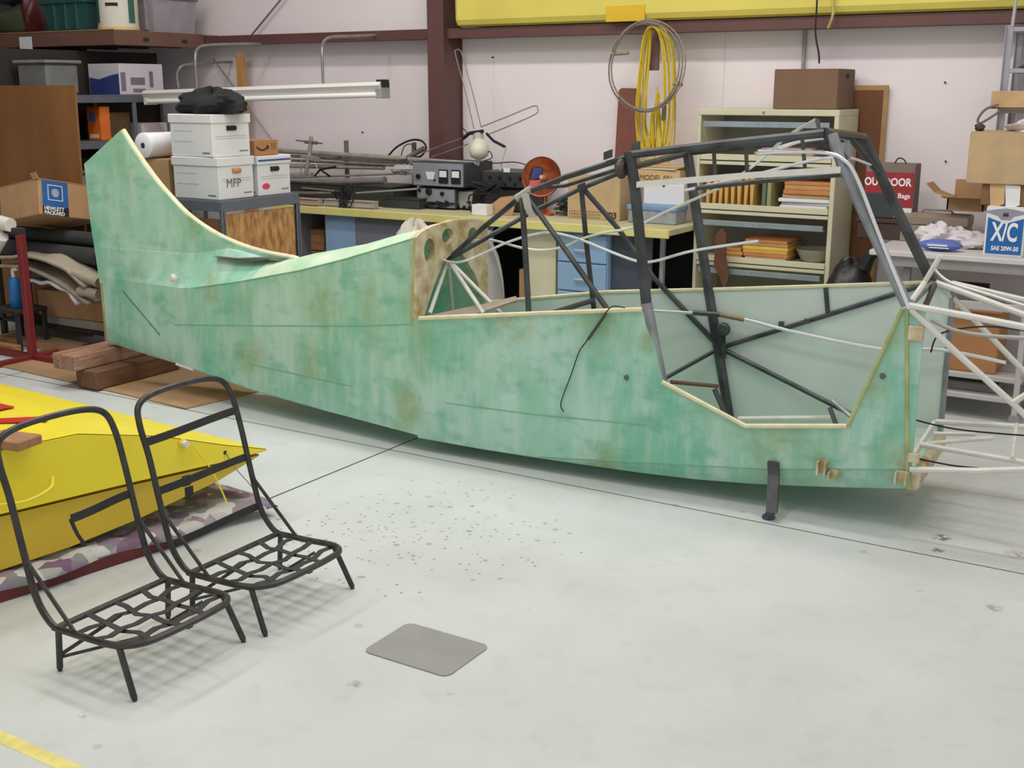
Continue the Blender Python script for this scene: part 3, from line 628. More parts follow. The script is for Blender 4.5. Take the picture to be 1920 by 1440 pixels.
for ta, tb_ in (([(-4.113, 2.621, 0.545), (-4.047, 2.714, 0.543), (-3.983, 2.787, 0.540), (-4.018, 2.926, 0.506)], [(-4.043, 2.573, 0.546), (-3.985, 2.670, 0.544), (-3.923, 2.731, 0.543), (-3.892, 2.808, 0.533)]), ([(-4.487, 2.871, 0.527), (-4.361, 2.932, 0.510), (-4.317, 2.936, 0.508), (-4.274, 2.941, 0.506)], [(-4.223, 2.695, 0.544), (-4.190, 2.814, 0.536), (-4.223, 2.866, 0.524), (-4.258, 2.927, 0.509)])):
    vs = []
    for a, b in zip(ta, tb_): vs += [Vector(a) + Vector((0, 0, .009)), Vector(b) + Vector((0, 0, .009))]
    solid(MB().add(vs, [(2 * k, 2 * k + 1, 2 * k + 3, 2 * k + 2) for k in range(3)]).build('red_stripe', RED, wu), .002)
# fittings on the root ribs
def fit(u, z, nm, m, r=.012, l=.03):
    MB().tube([RP(u, -.005, z), RP(u, -.005 - l, z)], r, 8).build(nm, m, wu)
fit(.80, .405, 'wing_fitting', whitem, .014, .03); fit(.80, .405, 'wing_fitting', YEL, .020, .006); fit(1.0, .318, 'cable_hole', darkv, .009, .001); fit(.96, .30, 'cable_hole', darkv, .0, .001) if 0 else None
MB().tube([RP(1.0, -.008, .318), RP(1.02, -.04, .25), RP(1.06, -.08, .17), RP(1.08, -.1, .12)], .0025, 5, smooth=True).build('control_cable', steel, wu)
MB().tube([RP(.82, -.03, .40), RP(.88, -.05, .30), RP(.92, -.06, .2), RP(.94, -.07, .13)], .004, 5, smooth=True).build('yellow_cord', YEL, wu)
MB().tube([RP(.24, -.006, .40), RP(.20, -.05, .375), RP(.10, -.06, .355), RP(.0, -.03, .36)], .006, 6, smooth=True).build('yellow_cord', YEL, wu)
for u, z in ((.82, .235), (.83, .185)):
    MB().box(-.02, .02, -.003, .003, -.022, .022, .002, Matrix.Translation(RP(u, .016, z)) @ Matrix.Rotation(math.atan2(rd.y, rd.x), 4, 'Z')).build('slot', darkv, wl_)
QUI = bpy.data.materials.new('patchwork_quilt'); QUI.use_nodes = True; nt = QUI.node_tree; b_ = nt.nodes['Principled BSDF']; b_.inputs['Roughness'].default_value = .9
geo = nt.nodes.new('ShaderNodeNewGeometry')
vo = nt.nodes.new('ShaderNodeTexVoronoi'); vo.inputs['Scale'].default_value = 17; nt.links.new(geo.outputs['Position'], vo.inputs['Vector'])
sc_ = nt.nodes.new('ShaderNodeSeparateColor'); nt.links.new(vo.outputs['Color'], sc_.inputs[0])
cq = ramp(sc_.outputs[0], .3, .62, lin((138, 122, 142)), lin((206, 204, 196)))
cq = mix(ramp(sc_.outputs[1], .62, .64, K0, (.7, .7, .7, 1)), cq, lin((122, 84, 112)))
cq = mix(ramp(sc_.outputs[2], .72, .74, K0, (.6, .6, .6, 1)), cq, lin((132, 148, 136)))
nt.links.new(cq, b_.inputs['Base Color'])
def qf(i, j):
    u = -.8 + 1.99 * i; v = -.07 + 1.5 * j
    e = min(i, 1 - i, j, 1 - j)
    z = .046 + min(.03, e * 2.4) + (.006 * math.sin(u * 21) * math.cos(v * 17) + .008 * math.sin(u * 43 + v * 29)) * min(1, e * 12)
    return RP(u + .02 * math.sin(j * 9), v + .02 * math.sin(i * 23), max(.046, min(z, .082)))
qo = MB().grid(80, 40, qf).build('quilt', QUI, smooth=True); solid(qo, .004, 1)
tag(qo, 'purple and white patchwork quilt spread on the floor under the yellow wings', 'quilt')
rb = MB(); rb.strip([RP(-.9, -.03, .0225), RP(.72, -.02, .0225)], sd, .07, .044, (0, 0, 1)); tag(rb.build('timber_batten', M('dark_red_paint', (96, 36, 34), .6, var=.2)), 'dark red painted timber on the floor under the edge of the quilt', 'timber')
bw = MB(); cb = Vector((-3.685, 2.506, 0.547)) + Vector((0, 0, .008))
bw.box(-.09, .09, -.06, .06, 0, .034, .004, Matrix.Translation(cb) @ Matrix.Rotation(math.radians(10), 4, 'Z')); tag(bw.build('wood_block', M('drilled_wood', (156, 112, 78), .7, var=.15, scale=8, stretch=(1, 6, 6))), 'short brown wood block resting on the top yellow wing', 'wood block')

# ================================================================== tail blocks and plywood under the tail
py_ = MB(); py_.prism([(-7.05, 4.72, .001), (-5.08, 4.60, .001), (-5.0, 5.16, .001), (-5.6, 5.55, .001), (-7.0, 5.50, .001)], (0, 0, .008)); tag(py_.build('plywood_sheet', M('stained_plywood', (168, 134, 98), .75, var=.12, scale=3)), 'tan plywood sheet on the floor under the tail blocks', 'plywood')
b1 = MB().box(-6.04, -5.85, 4.60, 5.27, .0095, .125, .006); tag(b1.build('timber_block', M('old_timber_lower', (108, 76, 54), .8, var=.25, scale=5, stretch=(8, 1, 8), bump=.2)), 'lower dark timber block under the fuselage tail', 'timber', 'stacked tail timbers')
b2 = MB().box(-6.17, -5.965, 4.54, 5.12, .1255, .222, .006); tag(b2.build('timber_block', M('old_timber_upper', (142, 92, 66), .8, var=.3, scale=6, stretch=(8, 1, 8), bump=.2, rgb2=(170, 140, 118))), 'upper paint smeared timber block carrying the fuselage tail', 'timber', 'stacked tail timbers')


# ================================================================== long workbench and what stands under it
BY = 7.0; BZ = .92
BTOP = M('bench_cream_laminate', (198, 188, 150), .6, var=.08, scale=6); BEDGE = M('bench_yellow_edge', (214, 204, 128), .5, var=.06, scale=4)
BLUE = M('pale_blue_paint', (134, 164, 194), .5, var=.04, scale=4); GREYP = M('grey_paint', (116, 116, 126), .55, var=.05, scale=4); CHAR = M('charcoal_board', (66, 72, 84), .6, var=.1)
wbn = thing('workbench', 'long cream topped workbench along the white back wall with blue and grey front boards', 'workbench', (-4.8, 7.4, 0))
MB().box(-6.6, -3.15, BY + .02, 7.85, BZ - .04, BZ, .004).build('bench_top', BTOP, wbn)
MB().box(-6.6, -3.15, BY, BY + .02, BZ - .055, BZ + .002, .004).build('front_edge', BEDGE, wbn)
MB().box(-6.6, -3.2, 7.82, 7.84, .03, BZ - .04, .002).build('void_shade_board', darkv, wbn)  # added dark board, painting the shade in the void under the bench
def panel(d, mat, dep=.02, zb=.05, nm='front_board'):
    x0, x1, y, z0, z1 = d; MB().box(x0, x1, y, y + dep, zb, BZ - .057, .003).build(nm, mat, wbn)
panel((-6.528, -6.374, 7.060, 0.508, 0.872), GREYP, .5, 0, 'leg_panel'); panel((-6.098, -5.798, 7.060, 0.524, 0.885), BLUE, .02, 0); panel((-5.793, -5.062, 7.060, 0.563, 0.913), GREYP, .02, 0); panel((-5.043, -4.539, 7.060, 0.610, 0.946), GREYP, .02, 0)
panel((-4.286, -4.043, 7.100, 0.328, 0.894), cream, .5, 0, 'leg_panel'); panel((-3.644, -3.318, 7.120, 0.390, 0.932), CHAR, .02, 0); panel((-3.254, -3.227, 7.100, 0.416, 0.947), tubeg, .04, 0, 'leg')
d = (-4.011, -3.622, 7.060, 0.368, 0.911); dc = thing('drawer_cabinet', 'pale blue drawer cabinet under the workbench behind the cockpit opening', 'cabinet', ((d[0] + d[1]) / 2, 7.3, 0))
MB().box(d[0], d[1], 7.075, 7.7, 0.0, BZ - .06, .004).build('body', BLUE, dc)
zt = BZ - .07
for k in range(4):
    z1 = zt - k * .2; q = MB().box(d[0] + .006, d[1] - .006, 7.058, 7.08, z1 - .194, z1 - .004, .004).build('drawer', BLUE, dc)
    xm = (d[0] + d[1]) / 2; MB().box(xm - .05, xm + .05, 7.036, 7.046, z1 - .12, z1 - .105, .003).box(xm - .05, xm - .044, 7.046, 7.06, z1 - .12, z1 - .105, .001).box(xm + .044, xm + .05, 7.046, 7.06, z1 - .12, z1 - .105, .001).build('handle', M('chrome_pull', (205, 205, 210), .3, .6), q)
cb_ = (-6.496, -6.235, 7.200, 0.412, 0.724)
t = thing('wooden_crate', 'plain wooden crate in the dark bay under the workbench', 'crate', ((cb_[0] + cb_[1]) / 2, 7.3, 0))
for k in range(4): MB().box(cb_[0], cb_[1], 7.2, 7.5, .02 + k * (cb_[4] - .02) / 4, .012 + (k + 1) * (cb_[4] - .02) / 4, .004).build('plank', woodm, t)
MB().box(cb_[0] + .01, cb_[0] + .05, 7.21, 7.49, 0, cb_[4] - .01, .003).build('cleat', woodm, t)
d = (-4.374, -4.320, 7.150, 0.264, 0.555); tag(MB().box(d[0], d[1], 7.15, 7.45, 0, d[4], .003).build('board_offcut', card), 'narrow brown board offcut on edge under the workbench', 'board')
# pale plastic bag behind the turtledeck and hanging film
def blob(c, r, seed, n=18, m=12, amp=.12, flat=0, jit=0):
    rnd = random.Random(seed); ph = [(rnd.uniform(2, 6), rnd.uniform(2, 6), rnd.uniform(0, 6), rnd.uniform(.4, 1)) for _ in range(6)]
    vs = []
    for j in range(m + 1):
        th = math.pi * j / m
        for i in range(n):
            a = 2 * math.pi * i / n
            k = 1 + amp * sum(q * math.sin(f * a + g * th + p) for f, g, p, q in [(round(f), g, p, q) for f, g, p, q in ph]) / 2.2
            k *= 1 + (rnd.uniform(-jit, jit) if 0 < j < m else 0)
            z = c[2] + r[2] * math.cos(th) * k
            vs.append((c[0] + r[0] * math.sin(th) * math.cos(a) * k, c[1] + r[1] * math.sin(th) * math.sin(a) * k, max(z, flat)))
    return MB().add(vs, [(j * n + i, j * n + (i + 1) % n, (j + 1) * n + (i + 1) % n, (j + 1) * n + i) for j in range(m) for i in range(n)])
q = (-4.967, 6.750, 0.748); tag(blob((q[0], 6.7, .45), (.19, .15, .455), 3, 26, 18, .10, .001).build('plastic_bag', M('milky_plastic', (206, 200, 184), .4, var=.05, bump=.5, bscale=14), None, True), 'full milky white plastic bag standing in front of the workbench behind the turtledeck', 'bag')
mb = MB(); q = (-4.489, -4.291, 6.850, 0.458, 0.831)
mb.grid(10, 10, lambda u, v: (q[0] + (q[1] - q[0]) * (u * (.35 + .65 * math.sin(math.pi * min(1, v * 1.1)) ** .6)), 6.85 + .03 * math.sin(u * 9 + v * 4), .0 + .86 * v))
o = mb.build('plastic_film', M('clear_film', (190, 188, 180), .25, var=.04, alpha=.55), None, True); solid(o, .002); tag(o, 'creased sheet of clear plastic film hanging off the workbench edge', 'plastic sheet')

# ------------------------------------------------------------------ instruments on the bench
PANELM = M('instrument_grey', (142, 144, 152), .45, var=.06, scale=12); CASE = M('instrument_dark_case', (58, 62, 64), .5, var=.12); KNOB = M('knob_black', (34, 30, 30), .4)
def instrument(name, label, d, dep, case, face, knobs, meters=(), extra=None):
    x0, x1, y, z0, z1 = d; t = thing(name, label, 'instrument', ((x0 + x1) / 2, y + dep / 2, z0), 'electronic instruments on the bench')
    MB().box(x0, x1, y, y + dep, z0 + .008, z1, .006).build('case', case, t)
    MB().box(x0 + .006, x1 - .006, y - .006, y + .004, z0 + .014, z1 - .008, .002).build('face_panel', face, t)
    for fx in (.12, .88): MB().lathe([(.012, 0), (.012, .01)], (x0 + (x1 - x0) * fx, y + .04, z0), 10).build('foot', KNOB, t)
    for fx in (.12, .88): MB().lathe([(.012, 0), (.012, .01)], (x0 + (x1 - x0) * fx, y + dep - .04, z0), 10).build('foot', KNOB, t)
    R = Matrix.Rotation(math.radians(90), 3, 'X')
    for u, v, r in knobs:
        MB().lathe([(r, 0), (r, .012), (r * .8, .02), (0.0001, .02)], (x0 + (x1 - x0) * u, y - .006, z0 + (z1 - z0) * v), 14, R).build('knob', KNOB, t)
    for u, v, w_, h in meters:
        xc = x0 + (x1 - x0) * u; zc = z0 + (z1 - z0) * v
        q = MB().box(xc - w_, xc + w_, y - .016, y - .005, zc - h, zc + h, .003).build('meter', KNOB, t)
        MB().box(xc - w_ * .78, xc + w_ * .78, y - .018, y - .015, zc - h * .1, zc + h * .8, .001).build('meter_scale', paper, q)
    return t
dl = (-5.424, -5.070, 7.368, 0.920, 1.081)
instrument('signal_generator', 'lower grey bench instrument with one large round knob', dl, .34, CASE, PANELM, [(.33, .82, .028), (.68, .74, .016), (.08, .85, .012)])
du = list((-6.723, -6.139, 9.090, 0.920, 1.161)); zs = dl[4] + .002; hh = 1.278 - 1.087
du = (-5.451, -4.977, dl[2] - .02, zs, zs + hh)
ti = instrument('test_meter', 'grey bench instrument with two square white meters, stacked on another', du, .40, CASE, PANELM, [(.13, .42, .02), (.45, .3, .006)], [(.62, .46, .042, .052), (.86, .46, .042, .052)])
MB().prism([(du[0] + (du[1] - du[0]) * .27, du[2] - .008, du[3] + hh * .62), (du[0] + (du[1] - du[0]) * .46, du[2] - .008, du[3] + hh * .62), (du[0] + (du[1] - du[0]) * .42, du[2] - .008, du[3] + hh * .32), (du[0] + (du[1] - du[0]) * .31, du[2] - .008, du[3] + hh * .32)], (0, -.003, 0)).build('dial_window', paper, ti)
d3 = (-5.093, -4.937, 7.415, 0.920, 1.068)
instrument('power_supply', 'small grey instrument with three black knobs beside the white box', d3, .2, CASE, M('faded_panel', (150, 152, 148), .5), [(.15, .16, .012), (.5, .16, .012), (.82, .16, .012), (.7, .42, .006), (.85, .42, .006)])
db = (-4.858, -4.464, 7.420, 1.095, 1.219)
bs = (-4.871, -4.510, 7.460, 0.917, 1.083)
instrument('receiver_base', 'black instrument case low on the bench behind the white box', (bs[0], bs[1], 7.46, .92, db[3] - .002), .3, CASE, M('black_panel', (52, 52, 54), .5), [(.3, .5, .01), (.7, .5, .01)])
tr = instrument('radio_receiver', 'black radio receiver with rows of small knobs and a pale label, on another case', (db[0], db[1], 7.42, db[3], db[4]), .34, CASE, M('black_panel', (52, 52, 54)), [(.07 + .11 * k, .3 + .35 * (k % 2), .011) for k in range(9)])
MB().box(db[0] + (db[1] - db[0]) * .48, db[0] + (db[1] - db[0]) * .62, 7.41, 7.415, db[3] + .12, db[3] + .15, .001).build('label_plate', paper, tr)
d = (-4.776, -4.647, 7.144, 0.920, 0.997); t = carton('small_box', 'little white open cardboard box at the front edge of the workbench', d, .09, paper, tape=False)
d = (-4.690, -4.471, 7.226, 0.920, 1.066); t = thing('cardboard_scrap', 'brown cardboard piece leaning on the bench beside the white box', 'cardboard', ((d[0] + d[1]) / 2, d[2], .92))
MB().prism([(d[0], d[2], .921), (d[1] - .02, d[2] + .02, .921), (d[1], d[2] + .05, d[4]), (d[0] + .08, d[2] + .05, d[4] - .02), (d[0], d[2] + .03, d[4] - .08)], (0, .008, 0)).build('sheet', card, t)
MB().box(d[0] + .01, d[1] - .03, d[2] + .012, d[2] + .06, .921, .93, .001).build('folded_base', card, t)
# wire tangle
t = thing('wire_tangle', 'tangle of black cables in front of the grey instruments', 'cable', (-5.183, 7.359, 0.920))
for k in range(9):
    rnd = random.Random(k); c0 = (-5.200, 7.397, 0.920); pts = [(c0[0] + rnd.uniform(-.18, .14), c0[1] - .02 + rnd.uniform(-.05, .03), .928 + rnd.uniform(0, .07)) for _ in range(6)]
    MB().tube(pts, .005, 5, smooth=True).build('cable', inkm, t)
t = thing('wire_bundle', 'bundle of brown and black leads lying over the small instruments', 'cable', (-5.236, 7.995, 0.920))
for k in range(6):
    rnd = random.Random(50 + k); c0 = (-4.747, 7.300, 1.084); pts = [(c0[0] + rnd.uniform(-.13, .12), c0[1] + rnd.uniform(-.04, .04), c0[2] + rnd.uniform(-.06, .06)) for _ in range(6)] + [(c0[0] - .12, 7.28, .926)]
    MB().tube(pts, .006, 5, smooth=True).build('cable', inkm, t)

# copper bowl heater
hc = (-4.323, 7.429, 0.920); t = thing('bowl_heater', 'old copper bowl heater on a stand, facing out from the bench', 'heater', hc)
COP = M('copper', (186, 104, 66), .25, .75, var=.1); hz = 1.197
cen = Vector((hc[0], hc[1] - .06, hz)); dirv = (Vector((0, 0, 1.8)) - cen).normalized(); dirv = (dirv + Vector((-.25, 0, .1))).normalized()
RH = dirv.to_track_quat('Z', 'Y').to_matrix()
MB().lathe([(.012, -.075), (.06, -.066), (.10, -.04), (.130, 0), (.136, .006), (.140, .0), (.135, -.006), (.108, -.052), (.06, -.078), (.012, -.085)], cen, 32, RH).build('bowl', COP, t, True)
MB().lathe([(.132, .004), (.142, .008), (.146, 0), (.140, -.008)], cen, 32, RH, False).build('rim', M('copper_rim', (120, 70, 50), .35, .6), t, True)
MB().tube([cen - dirv * .07, cen + dirv * .0], [.022, .014], 12).build('heating_element', M('ceramic', (200, 170, 140), .5), t, True)
MB().prism([cen + RH @ Vector(p) for p in ((-.085, -.02, -.035), (-.01, .0, -.062), (-.01, .07, -.055), (-.07, .075, -.035))], dirv * .003).build('reflection_patch', M('blue_reflection', (50, 62, 120), .4), t)  # blue reflection in the bowl, laid on as a coloured patch
MB().prism([cen + RH @ Vector(p) for p in ((-.095, -.075, -.024), (.0, -.085, -.045), (.01, -.02, -.062), (-.09, -.02, -.04))], dirv * .003).build('reflection_patch', M('red_reflection', (176, 40, 40), .4), t)  # red reflection, painted on the same way
MB().lathe([(.075, 0), (.072, .012), (.045, .03), (.018, .06), (.016, max(.1, hz - .92 - .12)), (.012, max(.12, hz - .92 - .06))], hc, 20).build('stand', COP, t, True)
# boxes on the right end of the bench
t = carton('carton', 'tan cardboard carton printed 703 on the workbench', (-4.081, -3.669, 7.326, 0.920, 1.215), .24, card2)
d = (-4.081, -3.669, 7.326, 0.920, 1.215)
text('lettering', '703', .062, M('brown_ink', (70, 46, 42), .8), t, (d[1] - .02, d[2] - .001, d[3] + .015), (1, 0, 0), (0, 0, 1), 'RIGHT', .002)
g_ = MB()
for k in range(13): g_.box(d[0] + .02 + k * .02, d[0] + .0215 + k * .02, d[2] - .0015, d[2], d[3] + .012, d[3] + .055, .0002)
for k in range(3): g_.box(d[0] + .02, d[0] + .26, d[2] - .0015, d[2], d[3] + .012 + k * .021, d[3] + .0135 + k * .021, .0002)
tag(g_.build('printed_grid', M('brown_ink', (70, 46, 42)), t), kind='stuff')
d = (-3.553, -3.250, 7.458, 0.920, 1.181); t = carton('carton', 'white cardboard carton at the right end of the workbench', d, .2, paper, tape=False)
MB().prism([((d[0] + d[1]) / 2 - .018, d[2] - .001, d[4] - .002), ((d[0] + d[1]) / 2 + .018, d[2] - .001, d[4] - .002), ((d[0] + d[1]) / 2, d[2] - .001, d[4] - .028)], (0, -.002, 0)).build('finger_notch', inkm, t)
wy = d
d2 = (-3.610, -3.287, 7.600, 1.163, 1.251); t = carton('carton', 'flat yellow brown carton lying on the white carton', (d2[0], d2[1], wy[2] + .005, wy[4] + .002, wy[4] + .002 + d2[4] - d2[3]), .19, M('yellow_carton', (204, 170, 122), .8, var=.08))
text('lettering', 'MODEL 001', .05, M('carton_print', (120, 92, 60), .8), t, (d2[0] + .02, wy[2] + .003, wy[4] + .02), (1, 0, 0), (0, 0, 1))
for k in range(3):
    zz = wy[4] + .002 + d2[4] - d2[3] + .003 + k * .008
    MB().box(d2[0] - .01 + .03 * k, d2[1] - .03 + .02 * k, wy[2] + .01, wy[2] + .18, zz, zz + .006, .001, rotz((d2[0], wy[2], 0), 4 * k - 4)).build('envelope', (paper, card2, M('manila', (212, 176, 110), .8))[k])
    tag(COL.objects[-1], ('white envelope at the bottom of the papers on the yellow carton', 'tan envelope in the middle of the papers on the yellow carton', 'manila envelope on top of the papers on the yellow carton')[k], 'envelope', 'envelopes on the bench cartons')
d = (-3.601, -3.228, 7.292, 0.920, 1.042); t = thing('plastic_box', 'clear plastic box with a blue lid at the front of the workbench', 'box', ((d[0] + d[1]) / 2, d[2] + .1, .92))
MB().box(d[0] + .008, d[1] - .008, d[2] + .008, d[2] + .19, .9215, d[4] - .03, .006).build('tub', M('smoky_plastic', (150, 152, 156), .3, var=.15, scale=20), t)
MB().box(d[0], d[1], d[2], d[2] + .198, d[4] - .034, d[4], .006).build('lid', M('blue_lid', (118, 148, 186), .45), t)
for k in range(2): MB().box(d[0] + .06 + k * .2, d[0] + .09 + k * .2, d[2] - .004, d[2] + .002, d[4] - .05, d[4] - .01, .002).build('latch', M('blue_lid', (118, 148, 186)), t)
t = thing('hose_heap', 'dark green heap of tubing beside the copper heater', 'hose', (-4.187, 7.425, 0.920))
for k in range(10):
    rnd = random.Random(80 + k); c0 = (-4.194, 7.421, 0.920); pts = [(c0[0] + rnd.uniform(-.05, .07), 7.45 + rnd.uniform(-.05, .1), .93 + k * .012 + rnd.uniform(0, .01)) for _ in range(5)]
    MB().tube(pts, .009, 6, smooth=True).build('tube', M('olive_hose', (62, 70, 62), .6), t)

# ------------------------------------------------------------------ pipes heaped on the bench
PIPE = M('galvanised_pipe', (178, 170, 160), .45, .15, var=.14, scale=14); PIPEB = M('bright_pipe', (190, 186, 182), .35, .5, var=.1, scale=14); PIPED = M('rusty_pipe', (128, 116, 106), .6, .2, var=.25, scale=12)
t = thing('equipment_case', 'long dark equipment case under the heap of pipes on the bench', 'case', (-5.9, 7.4, .92)); d = (-6.713, -5.618, 7.300, 0.913, 1.056)
MB().box(d[0], d[1], 7.30, 7.62, .9215, 1.06, .006).build('body', M('dark_case', (62, 64, 60), .6, var=.2), t); MB().box(d[0] - .004, d[1] + .004, 7.296, 7.624, 1.062, 1.078, .004).build('lid', M('dark_case', (62, 64, 60)), t)
MB().box(d[0] + .2, d[0] + .3, 7.285, 7.297, .98, 1.0, .003).build('handle', steel, t)
rk = thing('pipe_cradle', 'steel cradle carrying the heap of pipes on the workbench', 'rack', (-5.9, 7.6, .92))
for xx in (-6.35, -5.66):
    MB().box(xx - .015, xx + .015, 7.64, 7.67, .9205, 1.40, .003).build('upright', PIPED, rk); MB().box(xx - .012, xx + .012, 7.42, 7.66, 1.192, 1.204, .002).build('arm', PIPED, rk); MB().box(xx - .012, xx + .012, 7.44, 7.66, 1.268, 1.28, .002).build('arm', PIPED, rk)
def pipe(a, b, r, mat, label, hollow=True):
    a, b = Vector(a), Vector(b); t = thing('pipe', label, 'pipe', tuple((a + b) / 2), 'pipes heaped on the workbench')
    MB().tube([a, b], r, 14, cap=not hollow).build('barrel', mat, t, True)
    if hollow:
        u = (b - a).normalized(); MB().tube([a + u * .004, b - u * .004], r * .82, 14).build('bore', darkv, t, True)
        MB().tube([b - u * .03, b], r * 1.12, 14).build('collar', mat, t, True)
    return t
pipe((-7.136, 7.550, 1.308), (-5.648, 7.550, 1.276), .020, PIPE, 'topmost long grey pipe of the heap, ending beside the column')
pipe((-5.601, 7.500, 1.280), (-4.948, 7.500, 1.264), .016, PIPEB, 'bright steel pipe resting over the instrument with two meters')
pipe((-6.955, 7.580, 1.263), (-5.485, 7.580, 1.238), .014, PIPE, 'second long grey pipe just under the topmost one', True)
pipe((-6.884, 7.500, 1.233), (-5.633, 7.500, 1.226), .011, PIPED, 'thin dark pipe third from the top of the heap', True)
pipe((-6.917, 7.520, 1.183), (-5.860, 7.520, 1.205), .018, PIPE, 'short thick pipe in the middle of the heap')
pipe((-6.848, 7.420, 1.112), (-6.521, 7.420, 1.128), .02, PIPE, 'stub of grey pipe just above the biggest conduit')
pipe((-6.808, 7.360, 1.056), (-5.728, 7.360, 1.119), .026, PIPEB, 'biggest pale conduit of the heap, with an open end by the instruments')
pipe((-6.825, 7.400, 1.092), (-5.570, 7.400, 1.176), .009, PIPEB, 'thin bright rod sloping up over the biggest conduit', False)
pipe((-6.517, 7.280, 1.034), (-6.105, 7.280, 1.022), .006, PIPEB, 'thin short rod lying in front of the dark case', False)
pipe((-5.922, 7.240, 1.020), (-5.332, 7.240, 1.078), .007, PIPEB, 'thin bright rod reaching to the lower grey instrument', False)
pipe((-6.633, 7.240, 0.993), (-6.182, 7.240, 1.009), .010, PIPED, 'dark green rod low at the left of the bench', False)
for a, b, m, lb in (((-6.468, 7.017, 0.920), (-6.140, 7.065, 0.920), M('pink_grey_rail', (168, 148, 132), .6), 'pinkish flat rail at the left front edge of the bench'), ((-6.129, 7.071, 0.920), (-5.634, 7.177, 0.920), PIPE, 'slotted grey rail in the middle of the bench front edge')):
    t = thing('steel_rail', lb, 'rail', ((a[0] + b[0]) / 2, a[1] + .1, .92), 'rails along the bench edge')
    MB().box(a[0], b[0], a[1] + .02, a[1] + .08, .921, .97, .004).build('web', m, t); MB().box(a[0], b[0], a[1] + .012, a[1] + .088, .97, .978, .002).build('flange', m, t); MB().box(a[0], b[0], a[1] + .012, a[1] + .02, .93, .938, .001).build('lip', m, t)
d = (-5.684, -5.332, 7.256, 0.920, 0.997); t = thing('equipment_case', 'low black case on the bench left of the grey instruments', 'case', ((d[0] + d[1]) / 2, d[2] + .08, .92))
MB().box(d[0], d[1], d[2], d[2] + .16, .921, d[4] - .01, .005).build('body', M('green_black', (50, 56, 50), .6), t); MB().box(d[0] - .003, d[1] + .003, d[2] - .003, d[2] + .163, d[4] - .009, d[4], .003).build('lid', M('green_black', (50, 56, 50)), t)
t = thing('cable_hank', 'black cable hank draped over the rails on the bench', 'cable', (-6.002, 7.202, 0.920))
for k in range(7):
    c0 = (-5.903, 7.100, 1.015); MB().tube([(c0[0] + .05 * math.cos(a + k) + .012 * k - .04, 7.08 + .02 * math.sin(a * 2), c0[2] - .02 + (.05 + .01 * k) * math.sin(a)) for a in [i * .7 for i in range(9)]], .006, 5, smooth=True, closed=True).build('loop', inkm, t)
t = thing('pipe_vise', 'upright steel clamp with a T handle standing over the pipes', 'clamp', (-6.556, 7.400, 1.119))
a = (-6.500, 7.400, 1.411); b = (-6.572, 7.400, 1.136)
MB().tube([b, a], .017, 10).build('screw', PIPE, t, True); MB().tube([(-6.666, 7.400, 1.403), (-6.388, 7.400, 1.384)], .006, 8).build('handle', PIPED, t, True); MB().tube([(-6.569, 7.400, 1.393), (-6.439, 7.400, 1.387)], .014, 8).build('hub', PIPED, t, True)
MB().tube([(-6.504, 7.400, 1.437), (-6.500, 7.400, 1.407)], .015, 10).build('cap', PIPE, t, True); MB().strip([(-6.610, 7.400, 1.276), (-6.429, 7.400, 1.252)], (0, 0, 1), .03, .03, (0, 1, 0)).build('jaw', PIPEB, t); MB().tube([(-6.617, 7.400, 1.246), (-6.631, 7.400, 1.116)], .005).tube([(-6.480, 7.400, 1.250), (-6.424, 7.400, 1.124)], .005).build('side_rod', PIPEB, t)
t = thing('black_hose', 'black hose arched over the right end of the pipes', 'hose', (-5.839, 7.600, 1.268))
MB().tube([(-5.876, 7.600, 1.292), (-5.783, 7.600, 1.366), (-5.651, 7.600, 1.418), (-5.547, 7.600, 1.416), (-5.502, 7.600, 1.364), (-5.550, 7.600, 1.301), (-5.633, 7.600, 1.282)], .008, 6, smooth=True).build('hose', inkm, t); MB().tube([(-5.748, 7.600, 1.296), (-5.715, 7.600, 1.367), (-5.651, 7.600, 1.389), (-5.611, 7.600, 1.349)], .004, 5, smooth=True).build('lead', inkm, t)
MB().tube([(-5.648, 7.550, 1.284), (-5.486, 7.550, 1.362)], .02, 8).build('fitting', PIPED, t)
t = thing('metal_wing_nut', 'dark three legged metal bracket lying among the pipes', 'bracket', (-6.378, 7.380, 1.148))
for q in ((-6.236, 7.380, 1.204), (-6.464, 7.380, 1.124), (-6.306, 7.380, 1.130)): MB().tube([(-6.404, 7.380, 1.177), q], .008, 6).build('arm', inkm, t)
t = blob((-5.607, 7.450, 1.200), (.13, .07, .032), 9, 26, 14, .3, 0, .12).build('rag', M('grey_rag', (188, 182, 184), .9, var=.06), None, True); tag(t, 'crumpled pale grey rag lying on the pipes beside the meters', 'rag')

# ------------------------------------------------------------------ spring-arm lamp
t = thing('desk_lamp', 'white globe desk lamp with long wire spring arms behind the instruments', 'lamp', (-4.766, 7.520, 1.209))
LMP = M('lamp_ivory', (220, 214, 196), .4, var=.03); WIRE = M('lamp_wire', (176, 172, 172), .3, .6)
def loop(pts, r=.0045): MB().tube(pts, r, 6, smooth=True).build('arm', WIRE, t)
loop([(-4.997, 7.520, 1.517), (-5.076, 7.520, 1.797), (-5.159, 7.520, 2.056), (-5.154, 7.520, 2.090), (-5.120, 7.520, 2.090), (-5.092, 7.520, 2.036), (-5.000, 7.520, 1.758), (-4.935, 7.520, 1.534)])
loop([(-4.935, 7.520, 1.534), (-4.709, 7.520, 1.610), (-4.481, 7.520, 1.688), (-4.445, 7.520, 1.670), (-4.462, 7.520, 1.632), (-4.663, 7.520, 1.554), (-4.869, 7.520, 1.481)])
loop([(-5.090, 7.520, 1.453), (-5.288, 7.520, 1.393), (-5.481, 7.520, 1.327)]); loop([(-5.051, 7.520, 1.406), (-5.214, 7.520, 1.354), (-5.390, 7.520, 1.301)])
